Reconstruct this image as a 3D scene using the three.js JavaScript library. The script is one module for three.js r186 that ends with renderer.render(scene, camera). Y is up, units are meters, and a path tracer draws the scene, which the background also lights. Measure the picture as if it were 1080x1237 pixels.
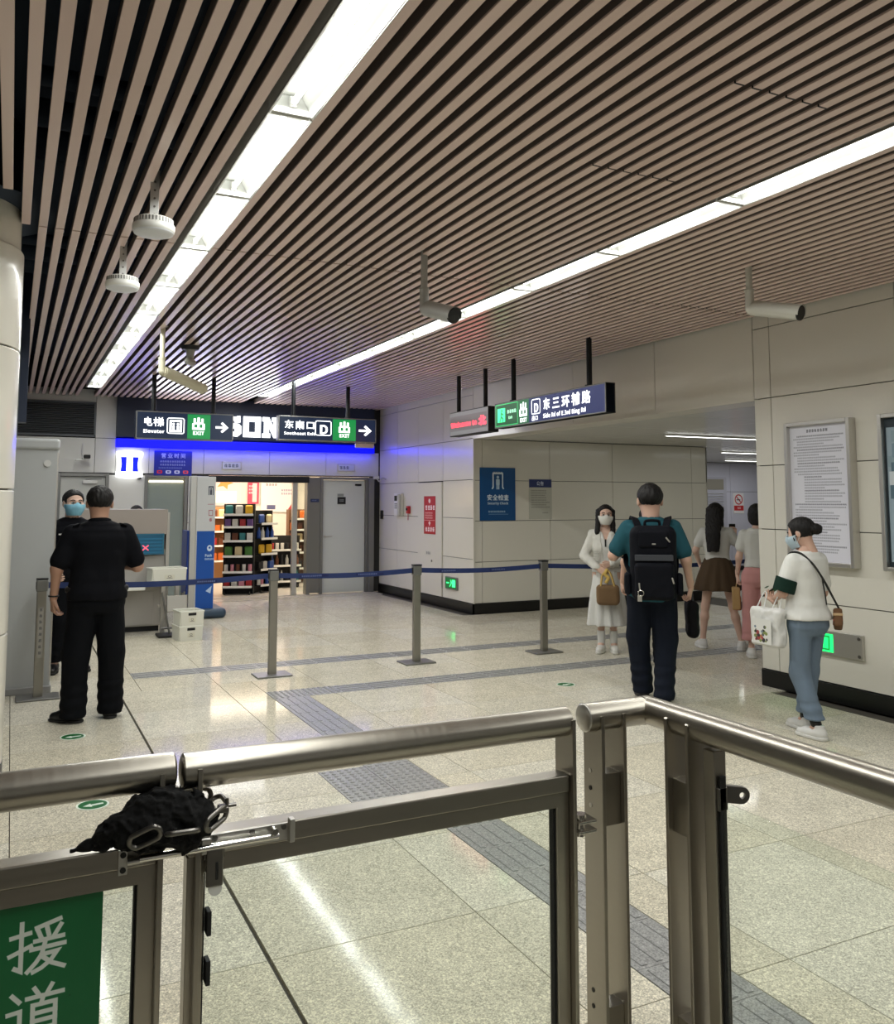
import * as THREE from 'three';
import { mergeGeometries, mergeVertices } from 'three/addons/utils/BufferGeometryUtils.js';
import { ImprovedNoise } from 'three/addons/math/ImprovedNoise.js';
import { FontLoader } from 'three/addons/loaders/FontLoader.js';
import { TextGeometry } from 'three/addons/geometries/TextGeometry.js';
import { RectAreaLightUniformsLib } from 'three/addons/lights/RectAreaLightUniformsLib.js';

/* ---------- camera, light levels, exposure ---------- */
RectAreaLightUniformsLib.init();
const scene = new THREE.Scene();
scene.background = new THREE.Color(0x000000);
const W = 1080, H = 1237, FULL = 1454, F = 1060;            // the frame is cropped 217 px from the top of a 1454 px tall view
const camera = new THREE.PerspectiveCamera(2 * Math.atan(FULL / 2 / F) * 180 / Math.PI, W / H, 0.05, 80);
camera.setViewOffset(W, FULL, 0, 217, W, H);
camera.position.set(0, 1.66, 0);
camera.rotation.order = 'YXZ';
camera.rotation.set(0.09032, -0.45975, 0);
const renderer = new THREE.WebGLRenderer({ antialias: true });
renderer.toneMapping = THREE.LinearToneMapping;
renderer.toneMappingExposure = 1.75;
renderer.shadowMap.enabled = true;
const ROW_LIGHT = 40, TUBE_GLOW = 2.4;       // fluorescent rows
const LIGHT_WHITE = new THREE.Color(0.985, 1, 0.955);
const CORRIDOR_LIGHT = 23, SHOP_LIGHT = 3.0, BLUE_LIGHT = 6;

/* ---------- helpers ---------- */
let seed = 7;
const rnd = () => { seed = (seed * 1664525 + 1013904223) >>> 0; return seed / 4294967296; };
const pick = (a) => a[Math.floor(rnd() * a.length)];
const R = (d) => d * Math.PI / 180;
const V = (x, y, z) => new THREE.Vector3(x, y, z);
const used = {};
function numbered(n) { const k = used[n] = (used[n] ?? -1) + 1; return k ? n + '_' + String(k).padStart(3, '0') : n; }
function tag(o, label, category, group, kind) {
  if (label) o.userData.label = label; if (category) o.userData.category = category;
  if (group) o.userData.group = group; if (kind) o.userData.kind = kind; return o;
}
function thing(name, label, category, pos = [0, 0, 0], turn = 0, group, kind) {
  const o = new THREE.Group(); o.name = numbered(name); o.position.set(...pos); o.rotation.y = turn; scene.add(o);
  return tag(o, label, category, group, kind);
}
function part(name, geo, mat, parent, pos, rot) {
  const m = new THREE.Mesh(geo, mat); m.name = name;
  if (pos) m.position.set(...pos); if (rot) m.rotation.set(...rot);
  parent.add(m); return m;
}
function solo(name, geo, mat, label, category, pos, rot, group) {
  const m = part(numbered(name), geo, mat, scene, pos, rot); return tag(m, label, category, group);
}
function copy(src, label, pos, turn) {
  const r = src.clone(); r.name = numbered(src.name.replace(/_\d+$/, '')); r.userData = { ...src.userData };
  if (pos) r.position.set(...pos); if (turn !== undefined) r.rotation.y = turn;
  if (label) r.userData.label = label; scene.add(r); return r;
}
// uv in metres by the dominant axis of the normal
function uvm(g, ox = 0, oy = 0, s = 1) {
  const p = g.attributes.position, n = g.attributes.normal, a = new Float32Array(p.count * 2);
  for (let i = 0; i < p.count; i++) {
    const nx = Math.abs(n.getX(i)), ny = Math.abs(n.getY(i)), nz = Math.abs(n.getZ(i)), x = p.getX(i), y = p.getY(i), z = p.getZ(i);
    const [u, v] = ny >= nx && ny >= nz ? [x, z] : nx >= nz ? [z, y] : [x, y];
    a[i * 2] = u * s + ox; a[i * 2 + 1] = v * s + oy;
  }
  g.setAttribute('uv', new THREE.BufferAttribute(a, 2)); return g;
}
// a box with rounded edges whose faces stay truly flat (normals along the axes up to the rounding)
function roundBox(w, h, d, r, seg = 1) {
  const S = 2 * seg + 1, g = new THREE.BoxGeometry(1, 1, 1, S, S, S).toNonIndexed(), p = g.attributes.position, n = g.attributes.normal, half = [w / 2 - r, h / 2 - r, d / 2 - r], v = [0, 0, 0], m = V(0, 0, 0);
  for (let i = 0; i < p.count; i++) {
    const src = [p.getX(i), p.getY(i), p.getZ(i)], side = [0, 0, 0];
    for (let c = 0; c < 3; c++) { const k = Math.round((src[c] + 0.5) * S); side[c] = k <= seg ? -1 : 1; v[c] = side[c] * Math.tan(Math.PI / 4 * (k <= seg ? 1 - k / seg : (k - seg - 1) / seg)); }
    m.set(...v).normalize(); n.setXYZ(i, m.x, m.y, m.z);
    p.setXYZ(i, side[0] * half[0] + m.x * r, side[1] * half[1] + m.y * r, side[2] * half[2] + m.z * r);
  }
  return g;
}
const rbCache = new Map();
function rb(w, h, d, r = 0.004, seg = 1) {
  const k = [w, h, d, r, seg].map((v) => v.toFixed(4)).join();
  if (!rbCache.has(k)) rbCache.set(k, uvm(roundBox(w, h, d, Math.min(r, w / 2.01, h / 2.01, d / 2.01), seg)));
  return rbCache.get(k);
}
const at = (g, x, y, z, rx = 0, ry = 0, rz = 0) => { const c = g.clone(); c.applyMatrix4(new THREE.Matrix4().compose(V(x, y, z), new THREE.Quaternion().setFromEuler(new THREE.Euler(rx, ry, rz)), V(1, 1, 1))); return c; };
function join(list) {
  return mergeGeometries(list.map((g) => { const c = g.index ? g.toNonIndexed() : g.clone(); for (const k of Object.keys(c.attributes)) if (!['position', 'normal', 'uv'].includes(k)) c.deleteAttribute(k); if (!c.attributes.uv) uvm(c); return c; }));
}
const cyl = (r, h, seg = 20, r2 = r) => new THREE.CylinderGeometry(r2, r, h, seg);
function rodZ(r, l, seg = 24) { const g = cyl(r, l, seg); g.rotateX(Math.PI / 2); return g; }
function rodX(r, l, seg = 24) { const g = cyl(r, l, seg); g.rotateZ(Math.PI / 2); return g; }
const tube = (pts, r, seg = 24, rad = 8, closed = false) => new THREE.TubeGeometry(new THREE.CatmullRomCurve3(pts.map((p) => V(...p)), closed, 'catmullrom', 0.4), seg, r, rad, closed);
// a flat ribbon along points, width upwards
function ribbon(pts, w, t, up = [0, 1, 0], seg = 40) {
  const c = new THREE.CatmullRomCurve3(pts.map((p) => V(...p))), U = V(...up), pos = [], idx = [];
  for (let i = 0; i <= seg; i++) {
    const p = c.getPoint(i / seg), T = c.getTangent(i / seg), N = V().crossVectors(T, U).normalize(), B = V().crossVectors(N, T).normalize();
    for (const [a, b] of [[-1, -1], [1, -1], [1, 1], [-1, 1]]) { const q = p.clone().addScaledVector(B, a * w / 2).addScaledVector(N, b * t / 2); pos.push(q.x, q.y, q.z); }
    if (i) for (let k = 0; k < 4; k++) { const a = (i - 1) * 4 + k, b = (i - 1) * 4 + (k + 1) % 4, d = a + 4, e = b + 4; idx.push(a, b, d, b, e, d); }
  }
  const L = seg * 4; idx.push(0, 2, 1, 0, 3, 2, L, L + 1, L + 2, L, L + 2, L + 3);
  let g = new THREE.BufferGeometry(); g.setAttribute('position', new THREE.Float32BufferAttribute(pos, 3)); g.setIndex(idx); g = g.toNonIndexed(); g.computeVertexNormals(); return uvm(g);
}
function shapeGeo(pts, depth, bevel = 0.003) {
  const s = new THREE.Shape(pts.map((p) => new THREE.Vector2(...p)));
  return new THREE.ExtrudeGeometry(s, { depth, bevelEnabled: bevel > 0, bevelSize: bevel, bevelThickness: bevel, bevelSegments: 1, curveSegments: 12 });
}
const perlin = new ImprovedNoise(), ns = (x, y, z) => perlin.noise(x, y, z);

/* ---------- materials ---------- */
const std = (color, roughness = 0.6, metalness = 0, extra = {}) => new THREE.MeshStandardMaterial({ color, roughness, metalness, ...extra });
const phys = (color, roughness, extra = {}) => new THREE.MeshPhysicalMaterial({ color, roughness, ...extra });
const lin = (r, g, b) => new THREE.Color().setRGB(r, g, b);
const glow = (color, k) => new THREE.MeshStandardMaterial({ color: 0x0a0a0a, roughness: 0.6, emissive: color, emissiveIntensity: k });
function canvas(w, h, draw) {
  const c = document.createElement('canvas'); c.width = w; c.height = h; const x = c.getContext('2d'); draw(x, w, h);
  const t = new THREE.CanvasTexture(c); t.colorSpace = THREE.SRGBColorSpace; t.anisotropy = 8; return t;
}
function granite(size, base, specks) {
  const d = new Uint8Array(size * size * 4);
  const cell = (n, s) => { const g = []; for (let i = 0; i < n * n; i++) g.push(rnd()); return (x, y) => { const fx = x * n / size, fy = y * n / size, x0 = Math.floor(fx), y0 = Math.floor(fy), u = fx - x0, v = fy - y0, q = (i, j) => g[((j + n) % n) * n + (i + n) % n]; const a = u * u * (3 - 2 * u), b = v * v * (3 - 2 * v); return (q(x0, y0) * (1 - a) + q(x0 + 1, y0) * a) * (1 - b) + (q(x0, y0 + 1) * (1 - a) + q(x0 + 1, y0 + 1) * a) * b; }; };
  const n1 = cell(size / 4), n2 = cell(size / 8), n3 = cell(size / 32), n4 = cell(8), n5 = cell(size / 5), n6 = cell(size / 6);
  for (let y = 0; y < size; y++) for (let x = 0; x < size; x++) {
    let k = 1 + (n1(x, y) - 0.5) * 0.36 + (n2(x, y) - 0.5) * 0.22 + (n3(x, y) - 0.5) * 0.05 + (n4(x, y) - 0.5) * 0.04, w = 0;
    const dark = n5(x, y), warm = n6(x, y);
    if (dark > 0.74) k *= 1 - specks * Math.min(1, (dark - 0.74) * 12);
    if (warm > 0.72) w = Math.min(1, (warm - 0.72) * 5);
    const o = (y * size + x) * 4;
    d[o] = Math.min(255, base[0] * k + w * 3); d[o + 1] = Math.min(255, base[1] * k - w * 6); d[o + 2] = Math.min(255, base[2] * k - w * 20); d[o + 3] = 255;
  }
  const t = new THREE.DataTexture(d, size, size); t.colorSpace = THREE.SRGBColorSpace; t.wrapS = t.wrapT = THREE.RepeatWrapping; t.magFilter = THREE.LinearFilter; t.needsUpdate = true; return t;
}
function noiseTex(size, f) {
  const d = new Uint8Array(size * size * 4);
  for (let y = 0; y < size; y++) for (let x = 0; x < size; x++) { const o = (y * size + x) * 4, v = Math.max(0, Math.min(255, f(x, y) * 255)); d[o] = d[o + 1] = d[o + 2] = v; d[o + 3] = 255; }
  const t = new THREE.DataTexture(d, size, size); t.wrapS = t.wrapT = THREE.RepeatWrapping; t.magFilter = THREE.LinearFilter; t.needsUpdate = true; return t;
}
const graniteMap = granite(1024, [208, 203, 188], 0.5), greyStone = granite(512, [152, 152, 151], 0.2);
graniteMap.repeat.set(1.15, 1.15); greyStone.repeat.set(2, 2);
const weave = noiseTex(128, (x, y) => 0.5 + 0.25 * Math.sin(x * Math.PI / 4) * Math.sin(y * Math.PI / 4) + 0.2 * (rnd() - 0.5));
weave.repeat.set(30, 30);
const brushed = noiseTex(256, (() => { const rows = Array.from({ length: 256 }, () => rnd()); return (x, y) => 0.82 + 0.14 * rows[y] + 0.04 * rnd(); })());
const M = {
  tile: [0xffffff, 0xf9f8f5, 0xfcfaf5, 0xf6f4ef].map((c) => phys(c, 0.085, { map: graniteMap, specularIntensity: 0.11, ior: 1.5 })),
  tactile: std(0xffffff, 0.32, 0, { map: greyStone }),
  joint: std(0x4a463f, 0.8),
  panel: phys(lin(0.72, 0.695, 0.62), 0.3, { clearcoat: 0.5, clearcoatRoughness: 0.12 }),
  panelBack: std(0x3a3a38, 0.8),
  plaster: std(lin(0.68, 0.68, 0.65), 0.7),
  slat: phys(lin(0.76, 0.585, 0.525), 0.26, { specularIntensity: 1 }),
  slatBodyShade: std(lin(0.17, 0.135, 0.12), 0.6),  // slat brown darkened, shade of the narrow gaps put into the colour
  plenum: std(lin(0.018, 0.03, 0.055), 0.8),
  steel: std(lin(0.375, 0.35, 0.305), 0.34, 1, { roughnessMap: brushed }),
  steelDark: std(lin(0.2, 0.19, 0.175), 0.34, 1),
  satin: std(lin(0.6, 0.585, 0.55), 0.38, 1),
  post: std(lin(0.36, 0.345, 0.31), 0.4, 1),
  chrome: std(lin(0.72, 0.7, 0.66), 0.14, 1),
  alu: std(lin(0.62, 0.62, 0.6), 0.45, 1),
  white: phys(lin(0.78, 0.78, 0.74), 0.4),
  reflector: std(lin(0.86, 0.87, 0.84), 0.45),
  cream: phys(lin(0.62, 0.59, 0.44), 0.45),
  black: std(0x0c0d0f, 0.55),
  blackGloss: phys(0x050608, 0.2),
  skirting: phys(0x08090a, 0.28),
  navyBox: phys(lin(0.012, 0.022, 0.05), 0.4),
  darkPole: std(0x26282b, 0.45, 0.6),
  belt: std(lin(0.012, 0.03, 0.13), 0.6),
  glass: phys(lin(0.955, 0.985, 0.965), 0.02, { transmission: 1, thickness: 0, ior: 1.45 }),
  rubber: std(0x111213, 0.7),
  grille: std(lin(0.12, 0.13, 0.14), 0.55, 0.3),
  doorGrey: phys(lin(0.55, 0.56, 0.53), 0.45),
  frameGrey: std(lin(0.24, 0.24, 0.23), 0.4, 0.7),
};

/* ---------- lettering: hand-made strokes for the Chinese characters (100 x 100 box), fonts for the rest ---------- */
const GL = {
  '援': '5 28 36 24|22 5 22 90 12 84|3 60 38 48|88 7 48 17|50 22 55 34|66 20 69 32|90 18 80 34|46 41 94 39|40 55 97 53|64 41 58 66 48 80 34 94|58 67 85 65 74 80 58 91 44 96|58 70 76 85 97 95',
  '道': '48 4 55 15|78 2 70 16|36 20 97 18|64 20 60 33|46 34 46 80|46 34 85 33 85 80|46 49 85 48|46 63 85 62|46 78 85 77|10 10 22 23|4 42 24 40 24 72 8 86|6 86 22 78 40 90 70 94 98 92',
  '救': '8 22 52 20|38 4 46 12|30 6 30 90 20 84|12 36 20 48|30 54 6 78|48 34 34 52|32 56 52 78|66 4 52 40|62 24 96 24|86 26 70 66 48 94|60 36 76 70 98 94',
  '通': '42 8 86 8 64 24|48 14 62 24|44 30 44 80|44 30 88 30 88 78 80 76|44 46 88 46|44 60 88 60|66 30 66 78|10 10 22 23|4 42 24 40 24 72 8 86|6 86 22 78 40 90 70 94 98 92',
  '电': '24 22 24 62|24 22 78 22 78 62|24 42 78 42|24 62 78 62|51 5 51 82 58 90 88 90 92 74',
  '梯': '4 30 38 28|21 6 21 94|20 34 6 62|22 40 36 56|52 6 58 16|84 5 76 17|46 24 90 24 90 42|48 42 90 42|48 42 44 60|44 60 94 58 92 84 82 80|68 24 68 96|66 62 46 90',
  '东': '12 22 88 20|44 4 24 50 84 48|54 34 54 88 44 84|32 60 16 82|70 60 86 80',
  '南': '12 18 88 18|50 4 48 34|16 36 16 94|16 36 86 36 86 90 76 88|36 44 42 54|64 44 56 54|30 58 70 58|28 74 72 74|50 58 50 94',
  '口': '18 20 18 86|18 20 82 20 82 86|18 82 82 82', '三': '18 16 82 16|24 50 76 50|8 88 92 88',
  '环': '6 18 36 16|21 18 21 80|8 48 34 46|4 84 38 76|44 16 96 16|70 18 58 50 40 72|70 40 70 96|76 46 94 66',
  '辅': '6 20 40 18|20 4 10 42 40 42|24 28 24 96|4 68 42 62|46 22 96 22|80 4 90 14|52 36 52 94|52 36 92 36 92 88 84 86|52 52 92 52|52 68 92 68|72 6 72 94',
  '路': '10 10 10 34|10 10 36 10 36 34|10 34 36 34|22 34 22 84|22 58 38 56|10 50 10 88|4 90 40 82|62 4 46 36|58 18 88 18 72 42 44 62|60 24 76 42 96 56|54 64 54 94|54 64 88 64 88 94|54 90 88 90',
  '出': '50 4 50 90|20 14 20 46 80 46|80 14 80 46|10 56 10 92 90 92|90 56 90 92',
  '安': '50 2 54 12|12 16 10 32|12 18 90 18 86 30|44 30 26 66 84 94|66 46 54 76 14 94|8 50 92 50',
  '全': '50 4 30 28 6 44|50 6 72 28 96 42|26 48 74 48|28 68 72 68|50 48 50 90|12 92 88 92',
  '检': '4 30 38 28|21 6 21 94|20 34 6 62|22 40 36 56|68 4 42 36|70 6 98 34|56 36 84 36|50 54 56 72|68 50 72 68|92 52 82 76|44 90 98 90',
  '查': '10 18 90 18|50 2 50 44|48 22 10 46|52 22 90 46|28 50 28 80|28 50 72 50 72 80|28 64 72 64|28 80 72 80|8 94 92 94',
  '北': '32 8 32 88|6 36 32 34|4 80 34 66|62 8 62 82 70 88 96 86 96 70|92 28 62 46',
  '公': '38 8 12 46|60 6 94 44|46 44 22 84 76 80|66 62 86 94', '告': '30 4 16 28|20 20 84 20|50 4 50 42|6 42 94 42|24 56 24 94|24 56 78 56 78 94|24 88 78 88',
  '营': '8 14 92 14|32 4 32 24|68 4 68 24|10 30 10 44|10 30 90 30 88 42|30 42 30 58 70 58|30 42 70 42 70 58|22 68 22 96 80 96|22 68 80 68 80 96',
  '业': '36 6 36 88|64 6 64 88|12 30 26 66|90 30 76 66|4 90 96 90', '时': '8 16 8 78|8 16 38 16 38 78|8 46 38 46|8 76 38 76|46 30 96 30|80 6 80 92 68 86|54 46 64 62',
  '间': '14 4 22 14|12 22 12 96|32 12 90 12 90 94 80 90|34 34 34 76 66 76|34 34 66 34 66 76|34 55 66 55',
};
function hanzi(x, ch, px, py, s, w = 0.1) {
  x.lineWidth = s * w; x.lineCap = 'square'; x.lineJoin = 'miter'; x.miterLimit = 3;
  let strokes = GL[ch];
  if (!strokes) { // writing too small in the photograph to read: strokes of the same density
    const a = []; for (let i = 0; i < 4; i++) { const v = 10 + i * 26 + rnd() * 8; a.push(`${5 + rnd() * 25} ${v} ${65 + rnd() * 30} ${v}`); } a.push(`${35 + rnd() * 30} 5 ${35 + rnd() * 30} 95`, `20 20 ${15 + rnd() * 10} 90`, `${70 + rnd() * 15} 30 ${75 + rnd() * 15} 90`); strokes = a.join('|');
  }
  for (const st of strokes.split('|')) { const n = st.split(' ').map(Number); x.beginPath(); for (let i = 0; i < n.length; i += 2) x[i ? 'lineTo' : 'moveTo'](px + n[i] * s / 100, py + n[i + 1] * s / 100); x.stroke(); }
}
function write(x, str, px, py, s, color, { gap = 1.08, w = 0.1, font = 'sans-serif', bold = true, center = false } = {}) {
  x.fillStyle = x.strokeStyle = color; const cjk = (c) => c.charCodeAt(0) > 0x2e80;
  x.font = `${bold ? 'bold ' : ''}${s}px ${font}`; x.textBaseline = 'top';
  let total = 0; for (const c of str) total += cjk(c) ? s * gap : x.measureText(c).width; if (center) px -= total / 2;
  let run = ''; const flush = () => { if (run) { x.fillText(run, px, py); px += x.measureText(run).width; run = ''; } };
  for (const c of str) { if (cjk(c)) { flush(); hanzi(x, c, px, py, s, w); px += s * gap; } else run += c; } flush(); return px;
}
const smallLines = (x, x0, y0, wid, n, lh, color, s) => { for (let i = 0; i < n; i++) { let px = x0; const end = x0 + wid * (0.75 + 0.25 * rnd()); x.strokeStyle = color; while (px < end) { hanzi(x, '?', px, y0 + i * lh, s, 0.12); px += s * 1.15; } } };
const flat = (t, rough = 0.5, extra = {}) => new THREE.MeshStandardMaterial({ map: t, roughness: rough, ...extra });
const lit = (t, k) => new THREE.MeshStandardMaterial({ color: 0x06080c, roughness: 0.3, emissive: 0xffffff, emissiveMap: t, emissiveIntensity: k });
const face = (w, h) => new THREE.PlaneGeometry(w, h);
const font = await new FontLoader().loadAsync('fonts/droid/droid_sans_bold.typeface.json');
const serif = await new FontLoader().loadAsync('fonts/droid/droid_serif_bold.typeface.json');
/* ---------- the setting ---------- */
const struct = (name, label) => { const g = new THREE.Group(); g.name = name; scene.add(g); return tag(g, label, 'room', null, 'structure'); };
const BZ = -15.4, RX = 6.2, CY = 3.38, AZ = -11.65, NZ = -6.04;

// floor: granite tiles with open joints, tactile paving let into them
const floor = struct('floor', 'polished speckled granite tile floor of the station hall');
part('screed', rb(26, 0.3, 26, 0.002), M.joint, floor, [6, -0.165, -8]);
const xs = [], zs = []; for (let k = -2; k <= 7; k++) xs.push(0.06 + 0.85 * k); for (let k = 0; k < 17; k++) zs.push(-1.63 - 0.83 * k);
const TX0 = 2.06, TX1 = 2.365;
function tile(x0, x1, z0, z1, mat) {
  const w = x1 - x0 - 0.004, d = z1 - z0 - 0.004;
  const k = Math.floor(rnd() * 5), key = `t${w.toFixed(3)}_${d.toFixed(3)}_${k}`;
  if (!rbCache.has(key)) rbCache.set(key, uvm(roundBox(w, 0.02, d, 0.0015), rnd(), rnd()));
  part('tile', rbCache.get(key), mat ?? pick(M.tile), floor, [(x0 + x1) / 2, -0.01, (z0 + z1) / 2]);
}
const blocks = [[TX0, TX1, -7.44, -1.14], [1.76, TX0, -5.34, -4.74], [TX0, 9.26, -7.74, -7.44], [1.1, 9.2, -9.16, -8.86]];
function cutTile(x0, x1, z0, z1) { // keep the tile out of the tactile strips
  for (const [a, b, c, d] of blocks) if (a < x1 - 1e-4 && b > x0 + 1e-4 && c < z1 - 1e-4 && d > z0 + 1e-4) {
    if (a > x0) cutTile(x0, a, z0, z1); if (b < x1) cutTile(b, x1, z0, z1);
    const l = Math.max(a, x0), r = Math.min(b, x1);
    if (c > z0) cutTile(l, r, z0, c); if (d < z1) cutTile(l, r, d, z1); return;
  }
  if (x1 - x0 > 0.03 && z1 - z0 > 0.03) tile(x0, x1, z0, z1);
}
for (let i = 0; i + 1 < xs.length; i++) for (let j = -1; j < 16; j++) {
  const z1 = j < 0 ? -0.4 : zs[j], z0 = j < 0 ? zs[0] : zs[j + 1]; if (z0 < -15.3) continue;
  cutTile(xs[i] + (i === 3 ? 0.006 : 0), Math.min(xs[i + 1], 6.86) - (i === 2 ? 0.006 : 0), z0, z1);
}
for (let i = 0; i < 5; i++) for (let j = 5; j < 12; j++) cutTile(xs[9] + 0.85 * i, xs[9] + 0.85 * (i + 1), zs[j + 1], zs[j]);
part('threshold', rb(6.2, 0.02, 0.4, 0.002), M.tile[1], floor, [3.0, -0.01, -15.16]);
part('corridor_paving', rb(8, 0.02, 12, 0.002), M.tile[1], floor, [15.1, -0.012, -11.8]);
const bar = (() => { const g = [rb(0.298, 0.02, 0.298, 0.002)]; for (let k = 0; k < 4; k++) g.push(at(rb(0.03, 0.008, 0.27, 0.004), -0.105 + k * 0.07, 0.011, 0)); return join(g); })();
const barX = at(bar, 0, 0, 0, 0, Math.PI / 2, 0);
const dots = (() => { const g = [rb(0.298, 0.02, 0.298, 0.002)], d = cyl(0.016, 0.007, 10, 0.011); for (let i = 0; i < 6; i++) for (let j = 0; j < 6; j++) g.push(at(d, -0.123 + i * 0.049, 0.0125, -0.123 + j * 0.049)); return join(g); })();
const tact = (g, x, z) => part('tactile_tile', g, M.tactile, floor, [x, -0.0095, z]);
const tc = (TX0 + TX1) / 2;
for (let z = -7.29; z < -1.2; z += 0.3) { const dotted = z < -4.8 && z > -5.3; tact(dotted ? dots : bar, tc, z); }
for (const z of [-4.89, -5.19]) tact(dots, 1.91, z);
for (let x = tc; x < 9.2; x += 0.3) tact(x < tc + 0.4 ? dots : barX, x, -7.59);
for (let x = 1.25; x < 9.2; x += 0.3) tact(barX, x, -9.01);

// ceiling: dark void above, one metal slat after another below it
const ceiling = struct('ceiling', 'slatted metal ceiling of pinkish brown bars below a dark void');
part('void_slab', rb(26, 0.2, 26, 0.01), M.plenum, ceiling, [6, 4.1, -8]);
const slatCut = [[2.2, -5.94], [-5.96, -9.44], [-9.46, -15.38]];
// each bar: plain bottom cap, sides painted darker for the shade between bars
const slatBar = (l) => mergeGeometries([at(rb(0.051, 0.012, l, 0.003), 0, -0.0315, 0), at(rb(0.047, 0.063, l, 0.002), 0, 0.006, 0)], true), slatMats = [M.slat, M.slatBodyShade];
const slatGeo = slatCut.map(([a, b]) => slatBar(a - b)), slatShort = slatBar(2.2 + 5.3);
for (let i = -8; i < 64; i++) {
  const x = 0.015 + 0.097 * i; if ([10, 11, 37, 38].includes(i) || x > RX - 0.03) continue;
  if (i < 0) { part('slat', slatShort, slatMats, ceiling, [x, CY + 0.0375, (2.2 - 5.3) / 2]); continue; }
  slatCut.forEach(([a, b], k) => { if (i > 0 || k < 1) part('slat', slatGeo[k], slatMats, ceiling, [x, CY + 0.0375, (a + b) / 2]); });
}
for (let k = 0; k < 3; k++) for (const z of [-2.4, -4.6, -7.6]) part('duct', at(rodX(0.05 + 0.03 * k, 6.0, 10), 0, 0, 0), M.plenum, ceiling, [3, 3.75 + 0.06 * k, z - k * 0.6]);
for (const x of [-0.2, 0.35, 0.62]) part('pipe', rodZ(0.03, 15, 8), M.plenum, ceiling, [x, 3.7, -7]);
// access hatches show as broken dark lines across the slats
for (const [x0, x1, z] of [[2.56, 3.13, -2.59], [2.54, 3.16, -3.58], [5.2, 5.72, -5.9]]) for (let i = 0; i < 64; i++) { const x = 0.015 + 0.097 * i; if (x > x0 && x < x1) part('hatch_joint', rb(0.054, 0.012, 0.008, 0.001), M.black, ceiling, [x, CY + 0.004, z]); }

// panelled walls. plane: 'x' (faces -x at x = c), 'X' (faces +x), 'z' (faces +z), 'Z' (faces -z)
function panels(parent, plane, c, us, vs, mat = M.panel, skip = () => false, gap = 0.007) {
  for (let i = 0; i + 1 < us.length; i++) for (let j = 0; j + 1 < vs.length; j++) {
    if (skip(us[i], us[i + 1], vs[j], vs[j + 1])) continue;
    const w = Math.abs(us[i + 1] - us[i]) - gap, h = vs[j + 1] - vs[j] - gap, u = (us[i] + us[i + 1]) / 2, v = (vs[j] + vs[j + 1]) / 2, t = 0.03;
    if (plane === 'z' || plane === 'Z') part('panel', rb(w, h, t, 0.003), mat, parent, [u, v, c + (plane === 'z' ? -t / 2 : t / 2)]);
    else part('panel', rb(t, h, w, 0.003), mat, parent, [c + (plane === 'x' ? t / 2 : -t / 2), v, u]);
  }
}
const box = (name, x0, x1, y0, y1, z0, z1, mat, parent) => part(name, rb(x1 - x0, y1 - y0, z1 - z0, 0.003), mat, parent, [(x0 + x1) / 2, (y0 + y1) / 2, (z0 + z1) / 2]);
const VS = [0.15, 0.8, 1.41, 1.99, 2.61, 3.27, 3.46];
const wallR = struct('wall_right', 'white enamel panel wall along the right of the hall');
box('wall_core', RX + 0.025, RX + 0.3, 0, 4, BZ - 0.2, AZ - 0.03, M.panelBack, wallR);
panels(wallR, 'x', RX, [BZ + 0.02, -14.53, -13.63, -12.67, AZ + 0.02], VS, M.panel, (a, b, c, d) => a === -13.63 && d < 2);
box('wall_core', RX + 0.025, RX + 0.3, 0, 4, NZ + 0.02, 3, M.panelBack, wallR);
panels(wallR, 'x', RX, [NZ, -5.84, -4.55, -3.3, -2.05, -0.8, 0.45, 1.7, 2.95], VS);
box('bulkhead_core', RX + 0.025, RX + 0.3, 2.64, 4, AZ, NZ + 0.02, M.panelBack, wallR);
panels(wallR, 'x', RX, [AZ + 0.02, -10.4, -9.0, -7.45, NZ], [2.605, 3.46]);
box('bulkhead_soffit', RX + 0.001, RX + 0.36, 2.6, 2.64, AZ, NZ, M.panel, wallR);
part('corner_trim', rb(0.02, 2.46, 0.02, 0.004), M.panel, wallR, [RX + 0.008, 1.38, AZ + 0.012]);
const wallA = struct('wall_passage', 'white panel wall of the side passage with the blue security sign');
box('wall_core', RX + 0.03, 10.75, 0, 2.75, AZ - 0.3, AZ - 0.025, M.panelBack, wallA);
panels(wallA, 'z', AZ, [RX + 0.02, 6.36, 7.57, 8.78, 10.45, 10.8], [0.15, 0.76, 1.37, 1.98, 2.6]);
box('return_panel', 10.77, 10.8, 0.1, 2.6, -16.2, AZ, M.panel, wallA);
box('near_side_core', RX + 0.3, 18, 0, 2.75, NZ + 0.02, NZ + 0.25, M.panelBack, wallA);
panels(wallA, 'Z', NZ - 0.01, [RX + 0.02, 7.4, 8.6, 9.8, 11, 12.2, 13.4, 14.6, 15.8, 17], [0.15, 0.76, 1.37, 1.98, 2.6]);
const wallF = struct('wall_far', 'pale bluish panel wall at the far end of the side passage');
const bluish = phys(lin(0.6, 0.6, 0.72), 0.35);
box('wall_core', 10.75, 18.2, 0, 2.75, -16.5, -16.23, M.panelBack, wallF);
panels(wallF, 'z', -16.2, [10.8, 12.2, 13.6, 14.7, 15.75, 16.9, 18], [0.1, 0.8, 1.9, 2.6], bluish);
box('end_panel', 18, 18.2, 0, 2.75, -16.3, NZ, bluish, wallF);
const passC = struct('ceiling_passage', 'low glossy white metal ceiling of the side passage');
for (let i = 0; i < 8; i++) for (let j = 0; j < 7; j++) { const x = RX + 0.37 + i * 1.45, z = NZ - j * 1.47; part('ceiling_panel', rb(1.445, 0.03, 1.465, 0.003), phys(lin(0.62, 0.62, 0.6), 0.16), passC, [x + 0.72, 2.62, z - 0.735]); }
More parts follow.
